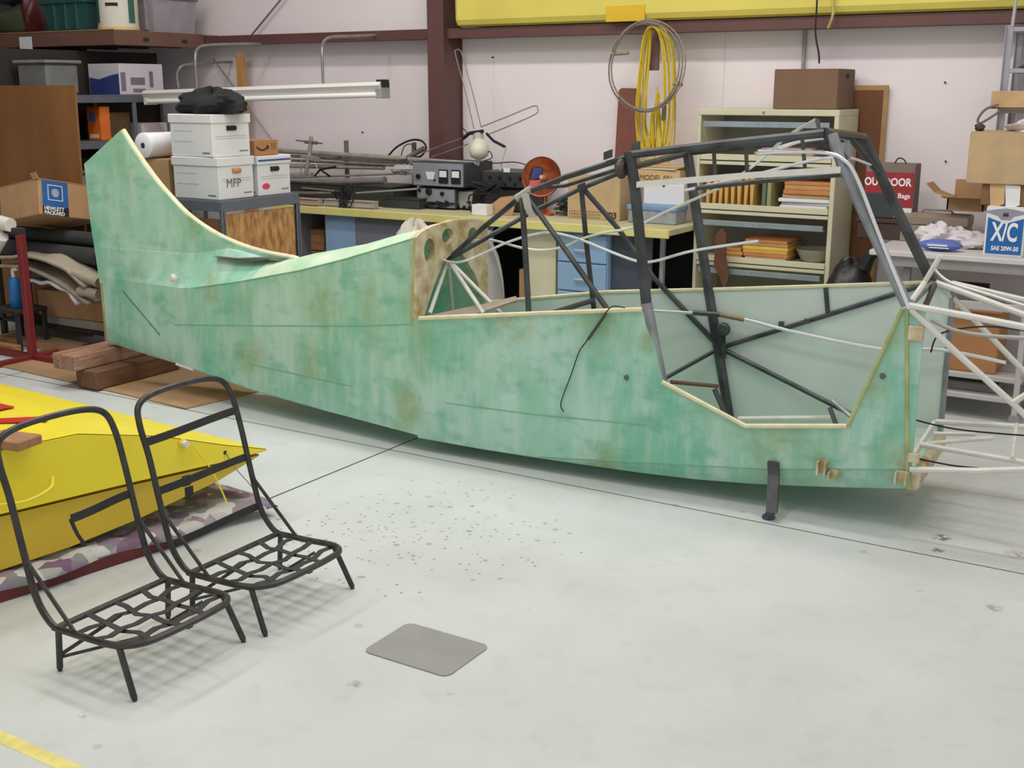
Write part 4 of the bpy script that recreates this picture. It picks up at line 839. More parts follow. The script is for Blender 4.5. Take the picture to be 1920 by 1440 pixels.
hcn = Vector((-4.942, 7.500, 1.386)); hd = Vector((.25, -.3, -.92)).normalized(); RL = hd.to_track_quat('Z', 'Y').to_matrix()
MB().lathe([(.0001, -.10), (.032, -.10), (.036, -.06), (.055, -.035), (.074, .0), (.078, .03), (.066, .065), (.04, .085), (.0001, .092)], hcn, 24, RL).build('globe', LMP, t, True)
MB().lathe([(.034, -.105), (.04, -.10), (.04, -.055), (.034, -.05)], hcn, 20, RL, False).build('collar', M('lamp_ribs', (170, 166, 158), .4), t, True)
MB().tube([(-4.888, 7.520, 1.488), (-4.826, 7.520, 1.435), (-4.718, 7.520, 1.390)], .011, 6).build('joint', inkm, t); MB().tube([(-4.718, 7.520, 1.394), (-4.751, 7.520, 1.296), (-4.770, 7.520, 1.205)], .009, 8).build('post', whitem, t)
MB().tube([(-5.100, 7.520, 1.445), (-5.041, 7.520, 1.485), (-4.916, 7.520, 1.503)], .014, 6).build('joint', inkm, t); MB().tube([(-5.066, 7.500, 1.462), (-5.105, 7.500, 1.500), (-5.085, 7.500, 1.524), (-5.047, 7.500, 1.486)], .004, 5, smooth=True).build('lead', inkm, t)
MB().tube([(-4.909, 7.500, 1.324), (-4.847, 7.500, 1.357), (-4.828, 7.500, 1.310), (-4.895, 7.500, 1.285), (-4.814, 7.500, 1.272), (-4.627, 7.500, 1.285), (-4.503, 7.500, 1.262)], .004, 5, smooth=True).build('lead', inkm, t)
MB().lathe([(.035, 0), (.03, .012), (.012, .02)], (*(-4.770, 7.520), 1.205 - .006), 14).build('base', inkm, t)

# ------------------------------------------------------------------ things hung on the back wall
d = (-3.624, -3.552, 7.645, 1.933, 2.382); t = thing('cord_board', 'upright brown wood strip with a peg on the wall girt', 'board', ((d[0] + d[1]) / 2, 7.65, 1.9))
MB().box(d[0], d[1], 7.635, 7.657, d[3], d[4], .003).build('strip', M('mauve_wood', (124, 94, 90), .7, var=.12, stretch=(8, 8, 1)), t)
pk = (-3.573, 7.620, 2.196); MB().tube([(pk[0], 7.64, pk[2]), (pk[0] + .02, 7.50, pk[2] + .015)], .01, 8).build('peg', woodm, t, True)
YC = M('yellow_cord', (216, 186, 40), .5, var=.08, scale=30)
t = thing('extension_cord', 'yellow extension cord hanging in long loops from the peg on the wall', 'cord', (pk[0], 7.56, 1.3))
for k in range(9):
    rnd = random.Random(200 + k); yy = 7.52 + .010 * k; xl = -3.600 + rnd.uniform(-.035, .04); xr = -3.428 + rnd.uniform(-.05, .035); zb = 1.368 + rnd.uniform(-.06, .07)
    zt_ = pk[2] + .02; mid = zb + .12
    MB().tube([(pk[0] + .01, yy, zt_), (xl * .6 + pk[0] * .4, yy, zt_ - .05), (xl, yy, zt_ - .2), (xl - .02 + rnd.uniform(-.01, .02), yy, mid + .1), (xl + .02, yy, zb + .03), (xl + .05, yy, zb), (xl + .075, yy, zb + .06), ((xl + xr) / 2 + rnd.uniform(-.02, .02), yy, mid + rnd.uniform(.1, .3)), (xr - .07, yy, zb + .06), (xr - .035, yy, zb), (xr, yy, zb + .05), (xr + .015, yy, mid + .15), (xr - .005, yy, zt_ - .2), (xr * .6 + pk[0] * .4, yy, zt_ - .04)], .0055, 6, smooth=True, closed=True).build('cord_loop', YC, t)
MB().tube([(-3.434, 7.500, 1.710), (-3.436, 7.500, 1.664), (-3.442, 7.500, 1.600)], [.012, .016, .01], 8).build('plug', M('plug_grey', (110, 100, 70), .5), t); MB().tube([(-3.435, 7.500, 1.727), (-3.433, 7.500, 1.692)], .011, 8).build('plug_face', paper, t)
t = thing('wire_coil', 'large coil of grey wire rope in front of the yellow cord', 'coil', (-3.561, 7.490, 1.709))
ROPE = M('wire_rope', (150, 138, 130), .5, .4, var=.15, scale=40)
for k in range(4):
    cx, cy_, cz = (-3.563, 7.480, 1.948); R_ = .262 + .012 * (k % 2); o_ = (k - 1.5) * .016
    MB().tube([(cx + o_ + R_ * math.cos(a), 7.475 - .012 * k + .01 * math.sin(3 * a), cz + .004 * k + R_ * 1.08 * math.sin(a)) for a in [2 * math.pi * i / 40 for i in range(40)]], .0055, 6, closed=True).build('hoop', ROPE, t)
for a, b in (((-3.828, 7.465, 2.042), (-3.699, 7.465, 2.047)), ((-3.360, 7.465, 1.846), (-3.294, 7.465, 1.835))): MB().tube([a, b], .014, 8).build('tie', M('coil_tie', (150, 138, 112), .7), t)
bd = [(-3.921, 7.720, 1.311), (-3.754, 7.720, 1.316), (-3.777, 7.800, 1.790), (-3.799, 7.800, 1.812), (-3.913, 7.800, 1.816), (-3.934, 7.800, 1.797)]
bd[0] = (bd[0][0], 7.70, .9215); bd[1] = (bd[1][0], 7.70, .9215)
tag(MB().prism(bd, (0, .016, 0)).build('hardboard_panel', M('reddish_hardboard', (126, 74, 58), .6, var=.08)), 'reddish brown hardboard panel with rounded top corners leaning on the wall', 'board')
# yellow wing stored on the girt
t = thing('stored_wing', 'long pale yellow wing lying along the wall girt above the bench', 'wing', (-2.2, 7.7, 2.262))
YW = M('aged_yellow_dope', (222, 206, 98), .45, var=.05, scale=3)
prof = [(7.66, 2.262), (7.62, 2.275), (7.60, 2.31), (7.595, 2.5), (7.6, 3.4), (7.64, 3.6), (7.78, 3.6), (7.80, 3.0), (7.80, 2.32), (7.77, 2.27), (7.72, 2.262)]
x0 = -5.201
MB().prism([(x0, y, z) for y, z in prof], (6.6, 0, 0)).build('covering', YW, t)
MB().prism([(x0 - .006, y, z) for y, z in prof], (.012, 0, 0)).build('root_rib', YW, t)
dd = (-3.942, -3.644, 7.594, 2.260, 2.365); MB().box(dd[0], dd[1], 7.592, 7.6, dd[3], dd[4], .001).build('orange_patch', M('orange_patch', (222, 178, 40), .45, var=.05), t)
tag(MB().tube([(-2.438, 7.500, 2.532), (-2.423, 7.500, 2.343), (-2.421, 7.500, 2.153), (-2.392, 7.500, 2.024), (-2.385, 7.500, 1.963)], .006, 6, smooth=True).build('black_lead', inkm), 'black cord hanging down the wall behind the brown carton', 'cord')
tag(MB().tube([(-2.360, 7.570, 2.534), (-2.342, 7.570, 2.313), (-2.341, 7.570, 2.249), (-2.373, 7.600, 2.181)], .009, 6, smooth=True).build('rope_end', M('tan_rope', (196, 176, 110), .8)), 'short tan rope end hanging over the stored yellow wing', 'rope')


# ================================================================== lateral file cabinet
CX0, CX1, CY, CYB, CZ = -3.135, -2.2, 7.38, 7.80, 1.682
fc = thing('file_cabinet', 'tall cream lateral file cabinet with its drawer fronts off, against the back wall', 'cabinet', ((CX0 + CX1) / 2, 7.6, 0))
DARKI = M('cabinet_inside', (146, 144, 134), .7, var=.1)
MB().box(CX0, CX0 + .022, CY, CYB, 0, CZ - .04, .003).build('side_panel', cream, fc); MB().box(CX1 - .03, CX1, CY, CYB, 0, CZ - .04, .003).build('side_panel', cream, fc)
MB().box(CX0, CX1, CY, CYB, CZ - .04, CZ, .004).build('top_panel', cream, fc)
MB().box(CX0 + .02, CX1 - .02, CYB - .02, CYB - .005, .05, CZ - .04, .002).build('back_panel', DARKI, fc)
MB().lathe([(.008, 0), (.008, .004)], ((CX0 + CX1) / 2 - .02, CY - .001, CZ - .02), 10, Matrix.Rotation(math.radians(90), 3, 'X')).build('lock', steel, fc)
SH = [1.379, 1.057, 0.712, 0.363, .06]
for k, z in enumerate(SH):
    q = MB().box(CX0 + .024, CX1 - .032, CY + .004, CYB - .022, z - .012, z + .001, .002).build('shelf', cream, fc)
    MB().box(CX0 + .024, CX1 - .032, CY - .004, CY + .004, z - .022, z + .016, .002).build('shelf_lip', cream, q)
    MB().box(CX0 + .024, CX1 - .032, CY, CY + .006, z - .052, z - .030, .002).build('shelf_lip', cream, q)
RAIL = M('galvanised_rail', (150, 160, 166), .4, .4)
for z, w_ in ((1.587, .036), (0.948, .036), (0.631, .036)):
    q = MB().box(CX0 + .05, CX1 - .05, CY - .03, CY - .02, z - w_ / 2, z + w_ / 2, .002).box(CX0 + .05, CX1 - .05, CY - .02, CY + .02, z - w_ / 2, z - w_ / 2 + .004, .001).build('drawer_rail', RAIL, fc)
    for f in (.35, .45, .5, .62): MB().tube([(CX0 + .05 + .84 * f, CY - .0305, z), (CX0 + .05 + .84 * f, CY - .03, z)], .003, 6).build('rivet_hole', inkm, q)
MAN = M('manila_folder', (206, 160, 84), .8, var=.08, scale=9); ORG = M('orange_envelope', (196, 128, 72), .8, var=.1, scale=9); GRN = M('green_folder', (96, 112, 92), .8, var=.1)
# hanging folders on the second shelf
ords = ['first', 'second', 'third', 'fourth', 'fifth', 'sixth', 'seventh', 'eighth']
for k in range(8):
    xa = -3.064 + k * .044; lean = random.uniform(-.01, .012); z0 = SH[1] + .0015; h = .205 + random.uniform(-.02, .01); th = .030
    o = MB().prism([(xa, CY + .02, z0), (xa + th * .55, CY + .02, z0), (xa + th + lean, CY + .02, z0 + h), (xa + lean, CY + .02, z0 + h)], (0, .3, 0)).build('file_folder', MAN)
    tag(o, '%s upright manila folder from the left on the cabinet shelf' % ords[k], 'folder', 'upright folders in the file cabinet')
for k in range(2):
    xa = -2.679 + k * .034
    o = MB().prism([(xa, CY + .02, SH[1] + .0015), (xa + .026, CY + .02, SH[1] + .0015), (xa + .028, CY + .02, SH[1] + .2), (xa + .002, CY + .02, SH[1] + .2)], (0, .3, 0)).build('file_folder', (GRN, M('olive_folder', (150, 146, 96), .8))[k])
    tag(o, ('dark green upright folder beside the manila folders in the cabinet', 'olive upright folder next to the paper pile in the cabinet')[k], 'folder', 'upright folders in the file cabinet')
xa, xb = -2.581, -2.227
pile = [(paper, .024, 'bottom white sheaf'), (M('grey_papers', (190, 184, 196), .8), .02, 'grey white sheaf second from the bottom'), (paper, .022, 'third white sheaf'), (card2, .026, 'pale tan envelope lowest'), (ORG, .028, 'orange brown envelope in the middle'), (M('tan_envelope', (190, 146, 100), .8), .026, 'tan envelope second from the top'), (ORG, .024, 'topmost orange envelope')]
z = SH[1] + .0015
for k, (m, th, lb) in enumerate(pile):
    o = MB().box(xa + (.02 + .025 * (k > 2) + random.uniform(-.012, .012)), xb - random.uniform(.0, .02), CY + .015 + random.uniform(0, .02), CY + .3, z, z + th, .003, rotz(((xa + xb) / 2, CY + .15, 0), random.uniform(-2, 2))).build('envelope', m); z += th + .001
    tag(o, lb + ' of the paper pile on the second cabinet shelf', 'papers', 'paper pile on the second cabinet shelf')
xa = -2.671; z = SH[0] + .0015
for k, (m, th) in enumerate(((M('lilac_paper', (166, 152, 176), .8), .015), (card2, .018), (paper, .012), (M('pink_paper', (182, 150, 158), .8), .012))):
    o = MB().box(xa - .1 + .02 * k, xa + .32 - .01 * k, CY + .04, CY + .3, z, z + th, .002, rotz((xa, CY + .1, 0), 3 * k - 4)).build('envelope', m); z += th + .001
    tag(o, ('lilac folder at the bottom of the top shelf papers', 'tan folder second on the top shelf papers', 'white sheaf third on the top shelf papers', 'pink folder uppermost on the top shelf papers')[k], 'papers', 'papers on the top cabinet shelf')
for nm, (l, r), cols in (('left', (-2.928, -2.801), [ORG, MAN, ORG]), ('middle', (-2.786, -2.488), [card2, ORG, MAN, M('bright_yellow_folder', (226, 182, 60), .7), card, ORG])):
    z = SH[2] + .0015
    for k, m in enumerate(cols):
        th = .022; o = MB().box(l + random.uniform(-.008, .01), r + random.uniform(-.01, .01), CY + .02, CY + .3, z, z + th, .003).build('envelope', m); z += th + .001
        tag(o, '%s envelope up the %s pile on the third cabinet shelf' % (['lowest', 'second', 'third', 'fourth', 'fifth', 'sixth'][k], nm), 'papers', 'envelope piles on the third cabinet shelf')
l, r = -2.474, -2.226
o = MB().add(*(lambda n: ([((l + r) / 2 + (r - l) / 2 * f * math.cos(2 * math.pi * k / n), CY + .17 + .14 * f * math.sin(2 * math.pi * k / n), SH[2] + .002 + zz) for f, zz in ((.55, 0), (.72, .012), (.92, .06), (1, .085), (.95, .085), (.86, .058), (.68, .02), (.5, .008)) for k in range(n)], [(a * n + k, a * n + (k + 1) % n, (a + 1) * n + (k + 1) % n, (a + 1) * n + k) for a in range(7) for k in range(n)] + [tuple(range(n)), tuple(7 * n + k for k in range(n))]))(28)).build('bowl', M('grey_plastic', (162, 156, 146), .5), None, True)
tag(o, 'shallow grey plastic bowl on the third cabinet shelf', 'bowl')
lt = [(-2.945, 7.300, 0.876), (-2.910, 7.300, 0.920), (-2.871, 7.300, 0.881), (-2.872, 7.300, 0.740), (-2.843, 7.300, 0.601), (-2.868, 7.300, 0.510), (-2.903, 7.300, 0.596), (-2.951, 7.300, 0.663)]
tag(MB().prism(lt, (0, .015, 0)).build('leather_pouch', M('brown_leather', (98, 62, 44), .5, var=.2)), 'brown leather pouch hanging at the left of the file cabinet', 'pouch')
d = (-2.651, -2.240, 7.440, 1.710, 1.956); t = carton('carton', 'brown cardboard carton on top of the file cabinet', (d[0], d[1], 7.44, CZ + .0015, CZ + .0015 + d[4] - d[3]), .36, M('dark_carton', (122, 94, 74), .85, var=.06), tape=False)
MB().box(d[1] - .001, d[1] + .002, 7.60, 7.66, CZ + .19, CZ + .22, .0005).build('hand_hole', darkv, t)
d = (-2.573, -2.028, 7.800, 0.939, 1.831); t = thing('cork_board', 'brown cork board with a pale border leaning behind the file cabinet', 'board', ((d[0] + d[1]) / 2, 7.83, .3))
d2_ = (d[0] + .25, d[1])
MB().box(d2_[0], d2_[1], 7.825, 7.838, 0, d[4], .002).build('border', M('tan_border', (176, 140, 92), .7), t); MB().box(d2_[0] + .02, d2_[1] - .03, 7.822, 7.828, .03, d[4] - .03, .002).build('face', M('cork_brown', (118, 76, 50), .8, var=.1), t)

# ================================================================== white table at the right and its load
TZ = .9; TY = 6.9
TB = M('white_laminate', (206, 202, 200), .45, var=.04, scale=3)
tb = thing('work_table', 'white topped table on grey legs right of the file cabinet', 'table', (-.8, 7.25, 0))
MB().box(-1.83, .5, TY, 7.62, TZ - .03, TZ, .004).build('table_top', TB, tb); MB().box(-1.70, .46, TY + .03, TY + .05, TZ - .09, TZ - .03, .003).build('apron', M('apron_grey', (170, 166, 166), .5), tb)
for x in (-1.62, .4):
    for y in (6.97, 7.56): MB().box(x - .02, x + .02, y - .02, y + .02, 0, TZ - .03, .003).build('leg', M('leg_grey', (120, 120, 122), .5), tb)
# white cupboard standing behind the table legs
d = (-2.003, -0.999, 7.300, 0.125, 0.781)
cu = thing('cupboard', 'white metal cupboard with a dark label slot under the table', 'cupboard', (-1.0, 7.5, 0)); CUP = M('cupboard_white', (200, 190, 192), .5, var=.03)
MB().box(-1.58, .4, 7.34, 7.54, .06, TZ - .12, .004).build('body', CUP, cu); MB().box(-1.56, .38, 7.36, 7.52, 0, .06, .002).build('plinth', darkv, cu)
for k in range(3): q = MB().box(-1.575 + k * .66, -.925 + k * .66, 7.325, 7.342, .075, TZ - .125, .004).build('door', CUP, cu); MB().box(-1.0 + k * .66, -.97 + k * .66, 7.315, 7.327, .5, .6, .002).build('handle', steel, q)
dd = (-1.442, -1.223, 7.320, 0.617, 0.693); MB().box(dd[0], dd[1], 7.318, 7.326, dd[3], dd[4], .001).build('label_frame', inkm, cu); MB().box(dd[0] + .01, dd[1] - .01, 7.316, 7.320, dd[3] - .005, dd[4] - .03, .001).build('label_card', paper, cu)
# steel cart in front with a carton on it
CRT = M('cart_white_steel', (182, 176, 174), .45, var=.06)
ct = thing('steel_cart', 'low white steel cart with two shelves behind the engine mount', 'cart', (-1.2, 6.95, 0))
for zz in (0.263, 0.147): MB().box(-1.7, -.92, 6.78, 7.15, zz - .03, zz, .004).build('shelf', CRT, ct)
zt2 = 0.669; MB().box(-1.7, -.92, 6.78, 6.80, zt2 - .045, zt2, .003).build('top_rail', CRT, ct)
for x in (-1.69, -.94):
    for y in (6.79, 7.13):
        MB().box(x - .015, x + .015, y - .012, y + .012, .055, zt2, .003).build('post', CRT, ct)
        MB().lathe([(.026, -.012), (.03, -.008), (.03, .008), (.026, .012)], (x, y, .0305), 14, Matrix.Rotation(math.radians(90), 3, 'X')).build('caster', tubeg, ct, True)
zsh = 0.263; d = (-1.424, -1.065, 6.820, 0.258, 0.605)
carton('carton', 'plain orange brown carton standing on the steel cart', (d[0], d[1], 6.82, zsh + .0015, d[4]), .28, M('orange_carton', (168, 118, 76), .85, var=.06))
d = (-1.379, -0.996, 6.850, 0.142, 0.201); carton('carton', 'flat grey carton low on the steel cart', (-1.5, -1.05, 6.85, 0.147 + .0015, 0.147 + .05), .2, M('grey_board', (120, 118, 114), .8), tape=False)
# red bag box
d = (-2.032, -1.732, 7.500, 0.977, 1.311); t = carton('bag_box', 'red printed carton of outdoor bags behind the dark windscreen post', (d[0], d[1], 7.45, TZ + .13, TZ + .13 + d[4] - d[3]), .14, M('bag_box_brown', (128, 112, 104), .8), tape=False)
bz0 = TZ + .13; bh = d[4] - d[3]
MB().box(d[0] + .004, d[1] - .004, 7.446, 7.45, bz0 + bh * .22, bz0 + bh * .84, .0005).build('red_print', M('print_red', (158, 40, 48), .6, var=.05), t); MB().box(d[0] + .004, d[0] + (d[1] - d[0]) * .62, 7.445, 7.4465, bz0 + .005, bz0 + bh * .46, .0005).build('dark_print', M('print_dark', (58, 64, 68), .6, var=.2), t); MB().box(d[0] + (d[1] - d[0]) * .64, d[1] - .004, 7.445, 7.45, bz0 + .01, bz0 + bh * .2, .0005).build('white_print', paper, t)
text('lettering', 'OUTDOOR', .066, whiteink, t, (d[1] - .018, 7.4455, bz0 + bh * .60), (1, 0, 0), (0, 0, 1), 'RIGHT', .002, .84); text('lettering', 'Bags', .042, whiteink, t, (d[1] - .018, 7.4455, bz0 + bh * .38), (1, 0, 0), (0, 0, 1), 'RIGHT', .001)
MB().tube([(d[1] - .14, 7.5, bz0 + bh), (d[1] - .12, 7.5, bz0 + bh + .03), (d[1] - .09, 7.5, bz0 + bh + .025), (d[1] - .07, 7.5, bz0 + bh)], .004, 6, smooth=True).build('carry_strap', inkm, t)
dk = thing('dark_box', 'dark brown wooden box under the red bag carton', 'box', ((d[0] + d[1]) / 2, 7.5, TZ)); MB().box(d[0] - .02, d[1] - .02, 7.42, 7.6, TZ + .001, TZ + .10, .004).build('body', M('dark_brown_wood', (72, 52, 44), .7), dk); MB().box(d[0] - .026, d[1] - .014, 7.414, 7.606, TZ + .102, TZ + .128, .003).build('lid', M('dark_brown_wood', (72, 52, 44)), dk)
# tan metal toolbox
d = (-1.783, -1.398, 7.400, 0.900, 1.073); t = thing('toolbox', 'tan metal toolbox with a carry handle on the white table', 'toolbox', ((d[0] + d[1]) / 2, 7.3, TZ)); TAN = M('toolbox_tan', (146, 132, 114), .45, var=.06)
z1 = d[4]; MB().box(d[0], d[1], 7.4, 7.58, TZ + .001, z1 - .065, .004).build('body', TAN, t)
MB().prism([(d[0] - .004, 7.396, z1 - .063), (d[0] - .004, 7.584, z1 - .063), (d[0] - .004, 7.584, z1 - .02), (d[0] - .004, 7.53, z1), (d[0] - .004, 7.45, z1), (d[0] - .004, 7.396, z1 - .02)], (d[1] - d[0] + .008, 0, 0)).build('lid', TAN, t)
xm = (d[0] + d[1]) / 2; MB().tube([(xm - .09, 7.49, z1), (xm - .08, 7.49, z1 + .018), (xm + .08, 7.49, z1 + .018), (xm + .09, 7.49, z1)], .007, 8).build('handle', steel, t)
for f in (.44, .52): MB().box(d[0] + (d[1] - d[0]) * f, d[0] + (d[1] - d[0]) * f + .02, 7.386, 7.4, z1 - .11, z1 - .04, .002).build('latch', steel, t)
MB().box(d[0] + (d[1] - d[0]) * .76, d[0] + (d[1] - d[0]) * .96, 7.397, 7.4, z1 - .12, z1 - .09, .0008).build('name_plate', M('bronze_plate', (90, 82, 70), .5), t)
# rags and wipes pack
q = (-1.467, 6.986, 0.900); t = thing('wipes_pack', 'blue soft pack of wipes at the front of the white table', 'pack', q)
blob((q[0], q[1] + .07, TZ + .034), (.125, .06, .033), 21, 22, 12, .04, TZ + .001).build('pouch', M('wipes_blue', (92, 112, 186), .4, var=.1), t, True); MB().box(q[0] - .06, q[0] + .05, q[1] + .006, q[1] + .012, TZ + .034, TZ + .042, .0005).build('white_print', whiteink, t); MB().box(q[0] - .05, q[0] + .06, q[1] + .005, q[1] + .011, TZ + .022, TZ + .027, .0005).build('white_print', whiteink, t)
RAGM = M('white_rag', (222, 214, 216), .9, var=.03)
for (a, b), r_, s_, lb in (((1752, 440), (.11, .07, .07), 31, 'crumpled white rag behind the blue wipes pack'), ((1805, 458), (.12, .08, .055), 33, 'crumpled white rag between the wipes pack and the oil carton'), ((1790, 435), (.07, .06, .06), 36, 'tall crumpled white rag in front of the toolbox')):
    c = {1752: (-1.540, 7.247, 0.900), 1805: (-1.369, 7.239, 0.900), 1790: (-1.443, 7.307, 0.900)}[a]
    tag(blob((c[0], c[1] + .02, TZ + r_[2] * .8), r_, s_, 30, 18, .26, TZ + .001, .10).build('rag', RAGM, None, True), lb, 'rag', 'white rags on the table')
# oil carton X/C
d = (-1.224, -1.017, 7.000, 0.900, 1.174); t = carton('oil_carton', 'white and blue oil carton marked X/C on the white table', d, .3, paper, tape=False)
x0, x1, y, z0, z1 = d; h = z1 - z0; BL = M('oil_blue', (30, 98, 168), .5, var=.03)
MB().prism([(x0 + .012, y - .001, z0 + .012), (x1 - .008, y - .001, z0 + .012), (x1 - .008, y - .001, z0 + h * .78), ((x0 + x1) / 2, y - .001, z0 + h * .66), (x0 + .012, y - .001, z0 + h * .78)], (0, -.0015, 0)).build('blue_print', BL, t)
text('lettering', 'X/C', .142, whiteink, t, ((x0 + x1) / 2 + .002, y - .003, z0 + h * .32), (1, 0, 0), (0, 0, 1), 'CENTER', .004, .56); text('lettering', 'SAE 20W-50', .034, whiteink, t, ((x0 + x1) / 2 + .01, y - .003, z0 + h * .12), (1, 0, 0), (0, 0, 1), 'CENTER', .001, .8)
MB().prism([((x0 + x1) / 2 + a * .12, y - .001, z0 + h * .85 + b * .03) for a, b in ((-1, .4), (-.4, .9), (0, 1.1), (.4, .9), (1, .4), (.35, -.3), (.2, -1), (-.2, -1), (-.35, -.3))], (0, -.0012, 0)).build('wing_emblem', M('emblem_grey', (150, 146, 160), .5), t)
text('lettering', '66', .03, inkm, t, ((x0 + x1) / 2, y - .0025, z0 + h * .81), (1, 0, 0), (0, 0, 1), 'CENTER', .001)
ozt = z1
d = (-1.269, -1.014, 7.050, 1.175, 1.292); t = carton('carton', 'shallow brown carton lying on the oil carton', (d[0], d[1], 7.04, ozt + .0015, ozt + .0015 + d[4] - d[3]), .34, cardd, tape=False); cz2 = ozt + .0015 + d[4] - d[3]
for a, b in (((-1.192, 7.030, 1.286), M('manila_tag', (206, 170, 120), .8)), ((-1.111, 7.030, 1.283), paper)):
    MB().prism([(a[0] - .035, 7.036, a[2] + .01), (a[0] + .045, 7.036, a[2] + .006), (a[0] + .05, 7.034, a[2] - .10), (a[0] - .02, 7.034, a[2] - .13)], (0, -.002, 0)).build('paper_tag', b, t)
d = (-1.353, -1.022, 7.020, 1.299, 1.582); carton('carton', 'large tan carton stacked highest above the oil carton', (d[0], d[1] + .1, 7.02, cz2 + .0015, cz2 + .0015 + d[4] - d[3]), .38, card2)
bt = cz2 + .0015 + d[4] - d[3]
# open carton
d = (-1.548, -1.347, 7.450, 1.103, 1.279); t = thing('open_carton', 'open brown carton with folded out flaps on top of the toolbox', 'box', ((d[0] + d[1]) / 2, 7.4, z1)); zb = 1.073 + .03
oy = 7.42; X0, X1 = d[0] + .02, d[1] + .03
MB().box(X0, X1, oy, oy + .012, zb, zb + .07, .002).build('wall', card, t); MB().box(X0, X1, oy + .2, oy + .212, zb, zb + .17, .002).build('wall', card, t); MB().box(X0, X0 + .012, oy, oy + .2, zb, zb + .07, .002).build('wall', card, t); MB().box(X1 - .012, X1, oy, oy + .2, zb, zb + .07, .002).build('wall', card, t); MB().box(X0, X1, oy, oy + .21, zb - .004, zb + .002, .001).build('bottom', card, t)
MB().strip([(X0 + .005, oy + .1, zb + .07), (X0 - .08, oy + .1, zb + .10), (X0 - .13, oy + .1, zb + .15)], (0, 1, 0), .18, .004, (.5, 0, 1)).build('flap', card, t); MB().strip([((X0 + X1) / 2, oy, zb + .07), ((X0 + X1) / 2, oy - .09, zb + .085)], (1, 0, 0), X1 - X0 + .04, .004, (0, 0, 1)).build('flap', card, t)
# black refuse bag between cabinet and table, pale board beside it
q = (-1.971, 7.100, 0.764); t = thing('refuse_bag', 'tied black refuse bag between the file cabinet and the table', 'bag', (q[0], 7.1, 0))
BAG = M('black_polythene', (26, 26, 28), .4, var=.2, bump=.6, bscale=16); blob((q[0] - .02, 7.12, .40), (.185, .2, .41), 41, 28, 20, .05, .001, .02).build('sack', BAG, t, True); MB().tube([(q[0] + .06, 7.1, .76), (q[0] + .10, 7.1, .84), (q[0] + .15, 7.09, .86)], [.05, .03, .02], 8, smooth=True).build('knot', BAG, t, True)
# steel shelving at far right
sr = thing('steel_shelf_rack', 'grey slotted steel shelf rack at the right edge above the cartons', 'shelf', (-.9, 7.6, 1.0)); SL = M('slotted_steel', (162, 158, 164), .45, var=.06)
a = (-1.273, 7.450, 2.123); xr_ = a[0]
for y in (7.45, 7.8): MB().box(xr_ - .02, xr_ + .02, y - .004, y + .004, 0, 2.16, .002).box(xr_ - .02, xr_ - .014, y - .02, y + .02, 0, 2.16, .002).build('post', SL, sr); MB().box(xr_ + .9, xr_ + .94, y - .004, y + .004, 0, 2.16, .002).build('post', SL, sr)
for zz in (2.145, 1.916, 1.690): MB().box(xr_ + .015, xr_ + .93, 7.45, 7.8, zz - .02, zz + .005, .002).build('shelf', SL, sr)
MB().tube([(-1.262, 7.450, 2.152), (-1.261, 7.500, 2.358)], .01, 6).build('stay', SL, sr)
zz = 1.690 + .0065; d = (-1.329, -1.108, 7.400, 1.700, 1.780); t = thing('wooden_tray', 'pale wooden tray sticking out of the steel shelf rack', 'tray', (d[0] + .1, 7.55, zz))
for k in range(2): MB().box(d[0], d[1] + .2, 7.40 + k * .3, 7.412 + k * .3, zz, zz + .10, .002).build('side', M('pale_tray_wood', (196, 162, 120), .75), t)
MB().box(d[0], d[0] + .012, 7.412, 7.70, zz, zz + .10, .002).build('end', woodm, t); MB().box(d[0], d[1] + .2, 7.40, 7.712, zz - .001, zz + .008, .001).build('bottom', M('yellowed_ply', (196, 180, 120), .7), t)
tag(MB().tube([(-1.283, 7.380, 1.720), (-1.350, 7.380, 1.693), (-1.386, 7.380, 1.641), (-1.378, 7.380, 1.614), (-1.339, 7.380, 1.633), (-1.268, 7.380, 1.685)], .007, 6, smooth=True).build('cable_loop', M('grey_cable', (112, 106, 108), .5)), 'grey cable loop hanging from the wooden tray', 'cable')
zz = 1.916 + .0065; tag(MB().grid(12, 8, lambda u, v: (xr_ + .05 + .4 * u, 7.47 + .25 * v, zz + .003 + .10 * math.sin(math.pi * u) * (.6 + .4 * math.cos(v * 5)))).build('paper_sheet', paper, None, True), 'curled white sheet of paper lying in the steel shelf rack', 'paper')
tag(blob((-1.139 + .12, 7.2, bt + .02), (.16, .1, .05), 61, 26, 14, .2, bt + .001, .12).build('rag', RAGM, None, True), 'white cloth lying on the large tan carton', 'rag')
tag(blob((-1.324, 7.12, bt + .02), (.028, .02, .022), 62, 16, 10, .15, bt + .001).build('tape_roll', M('dark_roll', (62, 46, 40), .6), None, True), 'small dark roll on the corner of the large tan carton', 'roll')


# ================================================================== storage platform in the back left corner
pf = thing('storage_platform', 'high brown timber storage platform in the back left corner', 'platform', (-8.8, 7.2, 0)); FAS = M('platform_timber', (112, 80, 66), .7, var=.12, scale=3); UND = M('platform_underside_shade', (52, 44, 42), .85, var=.15)  # underside tone paints in the shade below the deck
MB().box(-9.95, -7.94, 6.72, 7.855, 2.260, 2.272, .003).build('deck', M('platform_deck', (150, 116, 76), .7), pf)
MB().box(-9.95, -7.90, 6.68, 6.72, 2.155, 2.272, .004).build('fascia', FAS, pf); MB().box(-7.94, -7.90, 6.72, 7.65, 2.155, 2.272, .004).build('fascia', FAS, pf); MB().box(-9.95, -7.9, 6.676, 6.68, 2.272, 2.28, .001).build('edge_strip', M('tan_edge', (170, 134, 92), .6), pf)
for k in range(5): MB().box(-9.9 + k * .42, -9.86 + k * .42, 6.72, 7.65, 2.16, 2.258, .003).build('joist', UND, pf)
